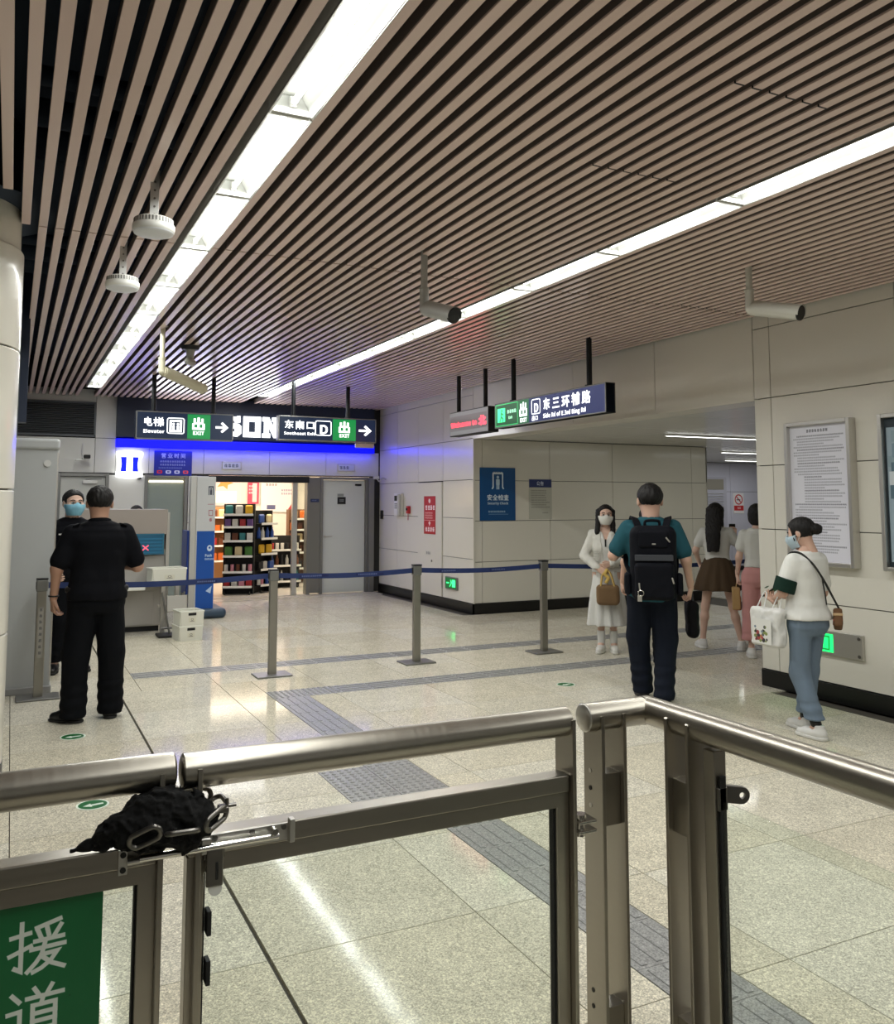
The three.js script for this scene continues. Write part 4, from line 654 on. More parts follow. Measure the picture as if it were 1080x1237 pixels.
// x-ray baggage scanner
const xr = thing('baggage_scanner', 'taupe x-ray baggage scanner with a teal screen panel and metal legs', 'machine', [1.3, 0, -12.3]);
const taupe = std(lin(0.33, 0.29, 0.26), 0.5), taupeL = std(lin(0.42, 0.4, 0.37), 0.5);
part('hood', uvm((() => { const g = new THREE.ExtrudeGeometry(new THREE.Shape([[-0.4, 1.25], [0.42, 1.25], [0.42, 1.48], [0.3, 1.55], [-0.4, 1.55]].map((p) => new THREE.Vector2(...p))), { depth: 1.1, bevelEnabled: true, bevelSize: 0.01, bevelThickness: 0.01, bevelSegments: 2 }); g.translate(0, 0, -0.55); g.rotateY(Math.PI / 2); return g; })()), taupe, xr, [-0.02, 0, 0]);
part('body', rb(1.1, 0.9, 0.72, 0.015, 2), taupeL, xr, [-0.02, 0.52, -0.02]); part('plinth', rb(1.0, 0.08, 0.6, 0.004), M.black, xr, [-0.02, 0.04, -0.02]);
part('upper_column', rb(1.08, 0.32, 0.7, 0.01), taupe, xr, [-0.02, 1.11, -0.02]); part('body_panel', rb(0.8, 0.42, 0.012, 0.004), taupeL, xr, [0, 0.3, 0.345]); part('corner_post', rb(0.045, 1.5, 0.045, 0.006), M.satin, xr, [0.55, 0.77, 0.35]);
part('screen_panel', rb(0.94, 0.27, 0.02, 0.004), std(lin(0.03, 0.13, 0.2), 0.25), xr, [0.03, 1.115, 0.41]);
part('screen', face(0.9, 0.24), new THREE.MeshStandardMaterial({ color: 0x1d4b63, roughness: 0.25, emissive: 0xffffff, emissiveMap: canvas(512, 144, (x, w, h) => { x.fillStyle = '#08202c'; x.fillRect(0, 0, w, h); x.fillStyle = '#0f3548'; for (let i = 0; i < 5; i++) x.fillRect(0, 26 + i * 26, w, 10); write(x, 'WELCOME', 200, 2, 26, '#d8f0ff'); x.strokeStyle = '#ff4f60'; x.lineWidth = 9; x.beginPath(); x.moveTo(372, 80); x.lineTo(414, 118); x.moveTo(414, 80); x.lineTo(372, 118); x.stroke(); }), emissiveIntensity: 0.9 }), xr, [0.03, 1.115, 0.4207]);
part('roller_shelf', rb(0.9, 0.035, 0.3, 0.006), M.satin, xr, [0.15, 0.62, 0.5]); part('shelf_edge', rb(0.5, 0.07, 0.03, 0.01, 2), M.white, xr, [-0.0, 0.59, 0.66]);
for (const x of [0.45, 0.62]) part('leg', rb(0.05, 0.62, 0.05, 0.006), M.satin, xr, [x + 0.02, 0.31, 0.62]); part('leg_brace', rb(0.22, 0.035, 0.035, 0.004), M.satin, xr, [0.52, 0.35, 0.62]); part('hood_side', rb(0.03, 0.34, 0.5, 0.01), std(lin(0.33, 0.2, 0.18), 0.5), xr, [0.57, 1.2, 0.05]);
const stand = thing('low_stand', 'small dark folded stand beside the white bins under the scanner shelf', 'stand', [1.88, 0, -11.45]);
part('frame', join([at(cyl(0.012, 0.55, 8), -0.1, 0.27, 0, 0, 0, 0.2), at(cyl(0.012, 0.55, 8), 0.06, 0.27, 0, 0, 0, -0.2), at(rodX(0.012, 0.3, 8), 0, 0.1, 0)]), M.frameGrey, stand); part('foot', rb(0.4, 0.03, 0.3, 0.008), M.black, stand, [0, 0.015, 0]); part('panel', rb(0.24, 0.2, 0.03, 0.006), M.post, stand, [0.02, 0.4, 0.05], [-0.2, 0, 0]);
// plastic tray and bins
function bin(label, w, h, d, pos, turn, mark) {
  const o = thing('plastic_bin', label, 'box', pos, turn), t = 0.008, T = 0.9, mat = phys(lin(0.76, 0.76, 0.68), 0.4);
  const side = (wTop, wBot, hh) => uvm(shapeGeo([[-wBot / 2, 0], [wBot / 2, 0], [wTop / 2, hh], [-wTop / 2, hh]], t, 0.002));
  part('bin_wall', side(w, w * T, h), mat, o, [0, 0, d / 2 - t], [0.05, 0, 0]); part('bin_wall', side(w, w * T, h), mat, o, [0, 0, -d / 2], [-0.05, 0, 0]);
  part('bin_wall', side(d, d * T, h), mat, o, [w / 2 - t, 0, 0], [0, Math.PI / 2, 0]); part('bin_wall', side(d, d * T, h), mat, o, [-w / 2, 0, 0], [0, Math.PI / 2, 0]);
  part('bin_floor', rb(w * T, t, d * T, 0.002), mat, o, [0, 0.006, 0]);
  for (const s of [-1, 1]) { part('rim', rb(w + 0.02, 0.018, 0.016, 0.005), mat, o, [0, h, s * d / 2]); part('rim', rb(0.016, 0.018, d + 0.02, 0.005), mat, o, [s * w / 2, h, 0]); }
  if (mark === 'hole') part('grip_hole', rb(w * 0.34, 0.032, 0.006, 0.003), M.black, o, [0, h * 0.82, d / 2 + 0.009]);
  part('bin_print', face(w * 0.3, h * 0.3), flat(canvas(96, 64, (x, W2, H2) => { x.fillStyle = '#dddbcb'; x.fillRect(0, 0, W2, H2); x.strokeStyle = '#555'; x.lineWidth = 5; x.beginPath(); x.arc(48, 24, 15, 0, 7); x.stroke(); x.fillStyle = '#555'; x.fillRect(20, 46, 56, 7); })), o, [0, h * 0.4, d / 2 + 0.008 - h * 0.0], [0.05, 0, 0]);
  return o;
}
bin('white plastic tray with an oval mark standing on the scanner shelf', 0.42, 0.17, 0.3, [1.82, 0.645, -11.75], 0.1, '');
bin('white plastic bin on the floor, the lower of two stacked beside the scanner', 0.28, 0.17, 0.3, [1.98, 0, -11.1], 0.12, 'hole');
bin('white plastic bin stacked on top of another beside the scanner', 0.28, 0.165, 0.3, [1.99, 0.18, -11.1], 0.12, 'hole');
// walk-through detector upright
const det = thing('detector_gate', 'blue and white walk-through detector upright with a person symbol, beside the shop', 'gate', [2.5, 0, -13.2]);
const detFace = canvas(160, 1024, (x, w, h) => {
  x.fillStyle = '#c9cccd'; x.fillRect(0, 0, w, 400); x.fillStyle = '#0b50a8'; x.fillRect(0, 400, w, h - 400); x.fillStyle = '#1d2a44'; x.fillRect(96, 52, 46, 70); x.fillStyle = '#c9cccd'; x.fillRect(104, 62, 30, 60); x.fillStyle = '#1d2a44'; x.beginPath(); x.arc(119, 74, 7, 0, 7); x.fill(); x.fillRect(111, 82, 16, 38);
  x.fillStyle = '#b48a90'; x.fillRect(92, 190, 56, 6); x.strokeStyle = '#a04a58'; x.lineWidth = 5; x.strokeRect(104, 240, 34, 40); hanzi(x, '?', 108, 300, 26, 0.12);
  x.fillStyle = '#cfe0f2'; x.beginPath(); x.arc(118, 532, 24, 0, 7); x.fill(); x.fillStyle = '#0b50a8'; x.beginPath(); x.arc(118, 528, 9, 0, 7); x.fill(); write(x, 'Push', 76, 572, 28, '#cfe0f2'); write(x, 'Entrance', 76, 602, 22, '#cfe0f2'); x.fillStyle = '#b7cdea'; x.beginPath(); x.moveTo(90, 860); x.lineTo(146, 820); x.lineTo(134, 880); x.fill();
});
part('upright', rb(0.27, 1.98, 0.6, 0.01, 2), std(lin(0.62, 0.64, 0.64), 0.45), det, [0.03, 1.03, -0.05]); part('front_print', face(0.25, 1.9), flat(detFace, 0.4), det, [0.035, 1.03, 0.2515]); part('side_trim', rb(0.09, 2.0, 0.1, 0.01, 2), M.alu, det, [-0.15, 1.03, 0.2]);
part('blue_leaf', rb(0.03, 0.9, 0.4, 0.006), std(0x0a2f78, 0.4), det, [-0.22, 0.8, 0.1]); part('base', uvm((() => { const g = new THREE.CapsuleGeometry(0.2, 0.5, 8, 20); g.scale(1, 1, 1); g.rotateX(Math.PI / 2); return g; })()).clone().scale(1, 0.1, 1), M.black, det, [0.1, 0.03, -0.1]);
const baseBox = part('base_block', rb(0.44, 0.14, 0.8, 0.06, 3), std(lin(0.03, 0.06, 0.1), 0.5), det, [0.12, 0.07, -0.05]);

/* ---------- shop contents ---------- */
const COL = { red: 0xa8262a, yellow: 0xd9a81c, green: 0x4a7d35, blue: 0x2b4f9a, orange: 0xd9702a, pink: 0xd58a9a, white: 0xd8d4cc, brown: 0x6b3c22, purple: 0x6a4a86, teal: 0x2f7d80, cream: 0xd9c79a, black: 0x1d1d20 };
const goodsMat = Object.fromEntries(Object.entries(COL).map(([k, c]) => [k, std(c, 0.45)]));
const bagGeo = (() => { const g = roundBox(0.13, 0.17, 0.06, 0.025, 2), p = g.attributes.position; for (let i = 0; i < p.count; i++) { const y = p.getY(i), k = 1 - 0.75 * Math.pow(Math.abs(y) / 0.085, 3); p.setZ(i, p.getZ(i) * Math.max(0.12, k)); } g.computeVertexNormals(); return uvm(g); })();
const boxGeo = rb(0.1, 0.14, 0.06, 0.004), canGeo = uvm(cyl(0.033, 0.13, 14)), bottleGeo = uvm(new THREE.LatheGeometry([[0, 0], [0.032, 0], [0.034, 0.02], [0.034, 0.12], [0.014, 0.17], [0.014, 0.2], [0, 0.2]].map((p) => new THREE.Vector2(...p)), 14));
const KIND = { 'snack bag': [bagGeo, 0.085, 'snack'], 'carton': [boxGeo, 0.07, 'box'], 'can': [canGeo, 0.065, 'can'], 'bottle': [bottleGeo, 0, 'bottle'] };
function goods(kind, color, pos, turn, where, nth) {
  const [g, dy, cat] = KIND[kind]; const m = solo(kind.replace(' ', '_'), g, goodsMat[color], `${color} ${kind} ${nth} along ${where}`, cat, [pos[0], pos[1] + dy, pos[2]], [0, turn, 0], `${color} ${kind}s on ${where}`); return m;
}
function rackTower(label, where, x, z, turn, tiers, w, d, mat, fill, h) {
  const o = thing('display_rack', label, 'rack', [x, 0, z], turn);
  part('rack_back', rb(w, h, 0.03, 0.004), mat, o, [0, h / 2, -d / 2]); for (const s of [-1, 1]) part('rack_side', rb(0.025, h, d * 0.5, 0.004), mat, o, [s * w / 2, h / 2, -d * 0.25]);
  tiers.forEach((y) => { part('shelf', rb(w, 0.015, d, 0.003), mat, o, [0, y, 0]); part('shelf_lip', rb(w, 0.04, 0.01, 0.003), M.white, o, [0, y + 0.005, d / 2]); });
  for (const sx of [-1, 1]) for (const sz of [-1, 1]) part('caster', rodX(0.03, 0.02, 14), M.rubber, o, [sx * w * 0.42, 0.03, sz * d * 0.4]);
  const c = Math.cos(turn), s = Math.sin(turn);
  tiers.forEach((y, ti) => { const [kind, cols] = fill[ti % fill.length], n = Math.floor(w / (kind === 'snack bag' ? 0.15 : kind === 'carton' ? 0.128 : 0.1)); for (let i = 0; i < n; i++) { const lx = -w / 2 + (i + 0.5) * w / n, lz = d * 0.12 + (rnd() - 0.5) * 0.04; goods(kind, cols[i % cols.length], [x + lx * c + lz * s, y + 0.008, z - lx * s + lz * c], turn + (rnd() - 0.5) * 0.3, `the ${ORD[ti]} shelf up ${where}`, ORD[i]); } });
  return o;
}
const T6 = [0.14, 0.4, 0.68, 0.95, 1.2, 1.42];
rackTower('black wheeled display rack of snacks just inside the shop opening', 'of the black wheeled rack', 3.72, -15.98, -0.35, T6, 0.52, 0.32, M.black, [['carton', ['red', 'white', 'pink']], ['can', ['white', 'pink', 'brown']], ['snack bag', ['green', 'cream', 'green']], ['carton', ['white', 'brown', 'teal']], ['carton', ['purple', 'white', 'red']], ['snack bag', ['teal', 'white', 'yellow']]], 1.62);
rackTower('black side rack of drinks behind the wheeled snack rack', 'of the black side rack', 4.22, -16.15, 0.5, [0.14, 0.42, 0.7, 0.98, 1.25], 0.4, 0.3, M.black, [['can', ['white', 'pink', 'blue']], ['carton', ['black', 'white', 'blue']], ['snack bag', ['yellow', 'yellow', 'cream']], ['bottle', ['blue', 'white', 'blue']], ['snack bag', ['blue', 'cream', 'white']]], 1.5);
rackTower('low dark shelf of bottles by the shop door post', 'of the low dark shelf', 4.72, -16.9, 0, [0.12, 0.42, 0.72], 0.8, 0.3, M.black, [['bottle', ['white', 'black', 'red', 'teal']], ['bottle', ['black', 'white', 'blue', 'brown']], ['can', ['white', 'black', 'red', 'white']]], 1.0);
rackTower('tall lit side shelf of packets along the shop side wall', 'of the tall lit side shelf', 2.98, -16.9, 0.9, [0.3, 0.58, 0.86, 1.14, 1.42, 1.68], 1.0, 0.34, shopWall, [['snack bag', ['orange', 'pink', 'red', 'cream']], ['snack bag', ['yellow', 'yellow', 'orange', 'brown']], ['carton', ['red', 'red', 'brown', 'cream']], ['snack bag', ['orange', 'cream', 'red', 'brown']], ['carton', ['pink', 'brown', 'orange', 'cream']], ['carton', ['yellow', 'yellow', 'cream', 'pink']]], 1.95);
rackTower('wooden bread shelf at the back of the shop', 'of the wooden bread shelf', 3.9, -19.1, 0, [0.4, 0.72, 1.02, 1.32], 1.1, 0.36, std(0xb9895a, 0.5), [['snack bag', ['orange', 'brown', 'cream', 'orange']], ['snack bag', ['brown', 'orange', 'cream', 'red']], ['carton', ['orange', 'cream', 'orange', 'brown']], ['snack bag', ['cream', 'orange', 'pink', 'brown']]], 1.55);
rackTower('warm lit food cabinet seen between the shop door posts', 'of the warm food cabinet', 5.5, -17.7, 0, [0.3, 0.62, 0.86, 1.08, 1.3], 0.7, 0.4, std(0x6a4a32, 0.5), [['carton', ['brown', 'black']], ['carton', ['orange', 'brown']], ['carton', ['orange', 'cream']], ['carton', ['orange', 'brown']], ['snack bag', ['cream', 'orange']]], 1.5);
const poster = (label, x, y, w, h, z, draw) => { const o = thing('wall_poster', label, 'poster', [x, y, z]); part('poster_board', rb(w, h, 0.02, 0.003), M.white, o, [0, 0, 0.01]); part('poster_print', face(w - 0.02, h - 0.02), flat(canvas(256, Math.round(256 * h / w), draw), 0.5), o, [0, 0, 0.0212]); };
poster('pink menu poster with an orange leaf picture on the shop back wall', 4.0, 1.95, 1.15, 0.75, -19.58, (x, w, h) => { x.fillStyle = '#e8cfd2'; x.fillRect(0, 0, w, h); x.fillStyle = '#df9a4e'; x.beginPath(); for (let i = 0; i < 10; i++) { const a = i / 10 * 6.283, r = i % 2 ? 16 : 34; x[i ? 'lineTo' : 'moveTo'](176 + r * Math.cos(a) * 1.3, 56 + r * Math.sin(a)); } x.fill(); smallLines(x, 16, 16, 60, 1, 20, '#6a5a60', 12); smallLines(x, 14, 56, 90, 3, 26, '#c79aa6', 18); x.fillStyle = '#f3efee'; x.fillRect(108, 96, 130, 60); });
poster('white and red framed poster on the shop back wall near the door post', 5.45, 1.9, 0.85, 0.95, -19.58, (x, w, h) => { x.fillStyle = '#ece6e6'; x.fillRect(0, 0, w, h); x.fillStyle = '#a84452'; x.fillRect(0, 0, w, 22); x.fillStyle = '#5b5f86'; x.fillRect(40, h - 46, 60, 30); x.fillStyle = '#b23a44'; x.beginPath(); x.moveTo(w, h * 0.6); x.lineTo(w, h); x.lineTo(w * 0.7, h); x.fill(); smallLines(x, 30, 60, 70, 2, 30, '#8a8592', 18); smallLines(x, 140, 130, 90, 2, 24, '#8878a0', 14); });
poster('narrow pink poster on the shop back wall between the larger ones', 4.85, 1.85, 0.28, 0.5, -19.58, (x, w, h) => { x.fillStyle = '#c2405c'; x.fillRect(0, 0, w, h); x.fillStyle = '#f0c8ce'; x.fillRect(110, 20, 100, h - 60); smallLines(x, 30, 60, 60, 3, 70, '#f4d8dc', 40); });
// floor stickers: green discs with a white arrow
const stickerTex = canvas(128, 128, (x) => { x.clearRect(0, 0, 128, 128); x.fillStyle = '#e6efe4'; x.beginPath(); x.arc(64, 64, 64, 0, 7); x.fill(); x.fillStyle = '#1c6a34'; x.beginPath(); x.arc(64, 64, 56, 0, 7); x.fill(); x.fillStyle = '#e6efe4'; x.beginPath(); x.moveTo(24, 70); x.lineTo(58, 46); x.lineTo(58, 60); x.lineTo(106, 56); x.lineTo(106, 74); x.lineTo(58, 80); x.lineTo(58, 92); x.fill(); });
const stickerGeo = (() => { const g = new THREE.CircleGeometry(0.085, 40); g.rotateX(-Math.PI / 2); return g; })(), stickerEdge = uvm(cyl(0.086, 0.0012, 40));
[[0.46, -6.91, 'round green arrow sticker on the floor by the guard\'s shoe'], [0.47, -5.34, 'round green arrow sticker on the floor above the black cloth'], [4.6, -6.85, 'round green arrow sticker on the floor near the walking man'], [0.27, -3.74, 'round green arrow sticker seen through the glass beside the green sign']].forEach(([x, z, l], i) => { const o = thing('floor_sticker', l, 'sticker', [x, 0, z], i * 0.1); part('sticker_base', stickerEdge, std(0xd8e2d6, 0.4), o, [0, 0.0006, 0]); part('sticker_print', stickerGeo, flat(stickerTex, 0.35), o, [0, 0.0016, 0]); });
/* ---------- people: signed-distance bodies and clothes, meshed by surface nets ---------- */
function surfaceNet(f, lo, hi, cell) {
  const n = [0, 1, 2].map((c) => Math.ceil((hi[c] - lo[c]) / cell) + 2), [nx, ny, nz] = n, val = new Float32Array(nx * ny * nz), id = (i, j, k) => (k * ny + j) * nx + i;
  for (let k = 0; k < nz; k++) for (let j = 0; j < ny; j++) for (let i = 0; i < nx; i++) val[id(i, j, k)] = f(lo[0] + i * cell, lo[1] + j * cell, lo[2] + k * cell);
  const vert = new Int32Array(nx * ny * nz).fill(-1), pos = [], nor = [], idx = [];
  for (let k = 0; k < nz - 1; k++) for (let j = 0; j < ny - 1; j++) for (let i = 0; i < nx - 1; i++) {
    let m = 0, sx = 0, sy = 0, sz = 0, c = 0; const v = [];
    for (let q = 0; q < 8; q++) { v[q] = val[id(i + (q & 1), j + (q >> 1 & 1), k + (q >> 2))]; if (v[q] < 0) m |= 1 << q; }
    if (m === 0 || m === 255) continue;
    for (let a = 0; a < 8; a++) for (const b of [1, 2, 4]) if (!(a & b) && (v[a] < 0) !== (v[a | b] < 0)) { const t = v[a] / (v[a] - v[a | b]); sx += (a & 1) + (b === 1 ? t : 0); sy += (a >> 1 & 1) + (b === 2 ? t : 0); sz += (a >> 2) + (b === 4 ? t : 0); c++; }
    vert[id(i, j, k)] = pos.length / 3; const x = lo[0] + (i + sx / c) * cell, y = lo[1] + (j + sy / c) * cell, z = lo[2] + (k + sz / c) * cell, e = cell * 0.6;
    pos.push(x, y, z); const g = V(f(x + e, y, z) - f(x - e, y, z), f(x, y + e, z) - f(x, y - e, z), f(x, y, z + e) - f(x, y, z - e)).normalize(); nor.push(g.x, g.y, g.z);
  }
  const quad = (a, b, c, d, flip) => { if (a < 0 || b < 0 || c < 0 || d < 0) return; flip ? idx.push(a, c, b, a, d, c) : idx.push(a, b, c, a, c, d); };
  for (let k = 1; k < nz - 1; k++) for (let j = 1; j < ny - 1; j++) for (let i = 1; i < nx - 1; i++) {
    const s = val[id(i, j, k)] < 0;
    if (s !== val[id(i + 1, j, k)] < 0) quad(vert[id(i, j - 1, k - 1)], vert[id(i, j, k - 1)], vert[id(i, j, k)], vert[id(i, j - 1, k)], !s);
    if (s !== val[id(i, j + 1, k)] < 0) quad(vert[id(i - 1, j, k - 1)], vert[id(i - 1, j, k)], vert[id(i, j, k)], vert[id(i, j, k - 1)], !s);
    if (s !== val[id(i, j, k + 1)] < 0) quad(vert[id(i - 1, j - 1, k)], vert[id(i, j - 1, k)], vert[id(i, j, k)], vert[id(i - 1, j, k)], !s);
  }
  const g = new THREE.BufferGeometry(); g.setAttribute('position', new THREE.Float32BufferAttribute(pos, 3)); g.setAttribute('normal', new THREE.Float32BufferAttribute(nor, 3)); g.setIndex(idx); return uvm(g);
}
const smin = (a, b, k) => { const h = Math.max(k - Math.abs(a - b), 0) / k; return Math.min(a, b) - h * h * k / 4; };
const smax = (a, b, k) => -smin(-a, -b, k);
function cap(x, y, z, a, b, ra, rb2) { const dx = b[0] - a[0], dy = b[1] - a[1], dz = b[2] - a[2], px = x - a[0], py = y - a[1], pz = z - a[2], t = Math.max(0, Math.min(1, (px * dx + py * dy + pz * dz) / (dx * dx + dy * dy + dz * dz))); return Math.hypot(px - dx * t, py - dy * t, pz - dz * t) - ra - (rb2 - ra) * t; }
const ell = (x, y, z, c, r) => { const k = Math.hypot((x - c[0]) / r[0], (y - c[1]) / r[1], (z - c[2]) / r[2]); return (k - 1) * Math.min(r[0], r[1], r[2]); };
function fit(f, pts, pad, cell) { const lo = [9, 9, 9], hi = [-9, -9, -9]; for (const p of pts) for (let c = 0; c < 3; c++) { lo[c] = Math.min(lo[c], p[c] - pad); hi[c] = Math.max(hi[c], p[c] + pad); } return surfaceNet(f, lo, hi, cell); }
const mix = (a, b, t) => a.map((v, i) => v + (b[i] - v) * t);
const fold = (x, y, z, fx, fy, amp) => amp * ns(x * fx, y * fy, z * fx) + amp * 0.5 * ns(x * fx * 2.3 + 7, y * fy * 2 + 3, z * fx * 2.3);
// torso cross sections: height, half width, half depth, forward offset
const TORSO = {
  m: [[0.8, 0.13, 0.1, 0], [0.88, 0.168, 0.112, -0.008], [0.95, 0.172, 0.115, -0.008], [1.05, 0.155, 0.105, 0], [1.14, 0.15, 0.1, 0.004], [1.26, 0.166, 0.113, 0.004], [1.36, 0.178, 0.112, -0.006], [1.42, 0.165, 0.09, -0.014], [1.465, 0.1, 0.07, -0.016], [1.5, 0.058, 0.056, -0.012]],
  f: [[0.8, 0.135, 0.1, 0], [0.88, 0.168, 0.115, -0.012], [0.95, 0.165, 0.112, -0.012], [1.05, 0.135, 0.095, 0], [1.12, 0.124, 0.088, 0.004], [1.24, 0.14, 0.108, 0.014], [1.34, 0.152, 0.098, 0], [1.41, 0.142, 0.08, -0.012], [1.455, 0.085, 0.062, -0.014], [1.5, 0.05, 0.05, -0.01]],
};
function torsoD(x, y, z, prof, grow, gx = 1) {
  const n = prof.length; let i = 0; while (i < n - 2 && y > prof[i + 1][0]) i++;
  const t = Math.max(0, Math.min(1, (y - prof[i][0]) / (prof[i + 1][0] - prof[i][0]))), s = t * t * (3 - 2 * t), L = (c) => prof[i][c] + (prof[i + 1][c] - prof[i][c]) * s;
  const a = L(1) * gx + grow, b = L(2) * gx + grow, zo = L(3), px = x / a, pz = (z - zo) / b, k = Math.pow(Math.pow(Math.abs(px), 2.3) + Math.pow(Math.abs(pz), 2.3), 1 / 2.3);
  return smax((k - 1) * Math.min(a, b), Math.max(y - prof[n - 1][0], prof[0][0] - y), 0.03);
}
function handGeo(w, d, nrm, side, curl, thumbIn = 0.4) { // w wrist, d along the hand, nrm out of the palm, side +1/-1 thumb side
  const D = V(...d).normalize(), N = V(...nrm).addScaledVector(D, -V(...nrm).dot(D)).normalize(), T = V().crossVectors(D, N).multiplyScalar(side), P = (a, b, c) => [w[0] + D.x * a + T.x * b + N.x * c, w[1] + D.y * a + T.y * b + N.y * c, w[2] + D.z * a + T.z * b + N.z * c];
  const caps = [];
  for (const b of [0.03, 0.01, -0.01, -0.029]) caps.push([P(0.012, b * 0.6, 0), P(0.088, b, 0), 0.0155, 0.0125]);
  [[0.031, 0.068], [0.0105, 0.077], [-0.0105, 0.071], [-0.03, 0.056]].forEach(([b, len], i) => { let a = 0.088, c = 0, ang = 0.15; for (let s = 0; s < 3; s++) { const l = len * [0.45, 0.31, 0.24][s]; ang += curl * [0.8, 0.9, 0.55][s] * (1 + i * 0.05); const na = a + Math.cos(ang) * l, nc = c + Math.sin(ang) * l; caps.push([P(a, b, c), P(na, b * (1 + 0.02 * s), nc), 0.0088 - s * 0.0008, 0.0082 - s * 0.0009]); a = na; c = nc; } });
  caps.push([P(0.022, 0.026, 0.004), P(0.055, 0.05, 0.012), 0.0145, 0.0105], [P(0.055, 0.05, 0.012), P(0.083, 0.05 - thumbIn * 0.02, 0.02 + thumbIn * 0.022), 0.01, 0.0085]); caps.push([P(-0.05, 0, 0), P(0.015, 0, 0), 0.026, 0.022]);
  const f = (x, y, z) => { let r = 9; caps.forEach((q, i) => { const v = cap(x, y, z, ...q); r = i < 4 ? smin(r, v, 0.012) : smin(r, v, 0.006); }); return r; };
  return fit(f, caps.flatMap((q) => [q[0], q[1]]), 0.03, 0.0042);
}
const headField = (fem) => (x, y, z) => {
  const ax = Math.abs(x); let d = ell(x, y, z, [0, 0.03, -0.012], [0.076, 0.088, 0.095]);
  d = smin(d, ell(x, y, z, [0, -0.045, 0.022], [fem ? 0.055 : 0.061, 0.074, 0.066]), 0.03); d = smin(d, cap(x, y, z, [0, -0.098, 0.056], [0, -0.094, 0.058], 0.018, 0.018), 0.03);
  d = smin(d, ell(ax, y, z, [0.042, -0.022, 0.058], [0.026, 0.026, 0.026]), 0.03); d = smin(d, cap(ax, y, z, [0, 0.022, 0.083], [0.04, 0.024, 0.068], 0.011, 0.009), 0.016);
  d = smax(d, -(Math.hypot(ax - 0.031, y - 0.002, z - 0.098) - 0.017), 0.014);
  d = smin(d, cap(x, y, z, [0, 0.008, 0.086], [0, -0.027, 0.104], 0.008, 0.0125), 0.012); d = smin(d, ell(ax, y, z, [0.012, -0.03, 0.094], [0.009, 0.008, 0.01]), 0.008);
  d = smin(d, cap(x, y, z, [-0.02, -0.06, 0.077], [0.02, -0.06, 0.077], 0.008, 0.008), 0.01); d = smin(d, ell(ax, y, z, [0.079, -0.004, -0.008], [0.011, 0.032, 0.02]), 0.008);
  d = smin(d, cap(x, y, z, [0, -0.06, -0.022], [0, -0.2, -0.035], fem ? 0.045 : 0.056, fem ? 0.05 : 0.062), 0.03); return d;
};
const headCache = {};
const SK = (c) => phys(c, 0.55, { sheen: 0.2, sheenColor: new THREE.Color(0.5, 0.3, 0.25), sheenRoughness: 0.5 });
const cloth = (c, rough = 0.85) => new THREE.MeshPhysicalMaterial({ color: c, roughness: rough, specularIntensity: 0.3, bumpMap: weave, bumpScale: 0.0006 });
const hairMat = phys(lin(0.007, 0.006, 0.006), 0.62, { specularIntensity: 0.6 });
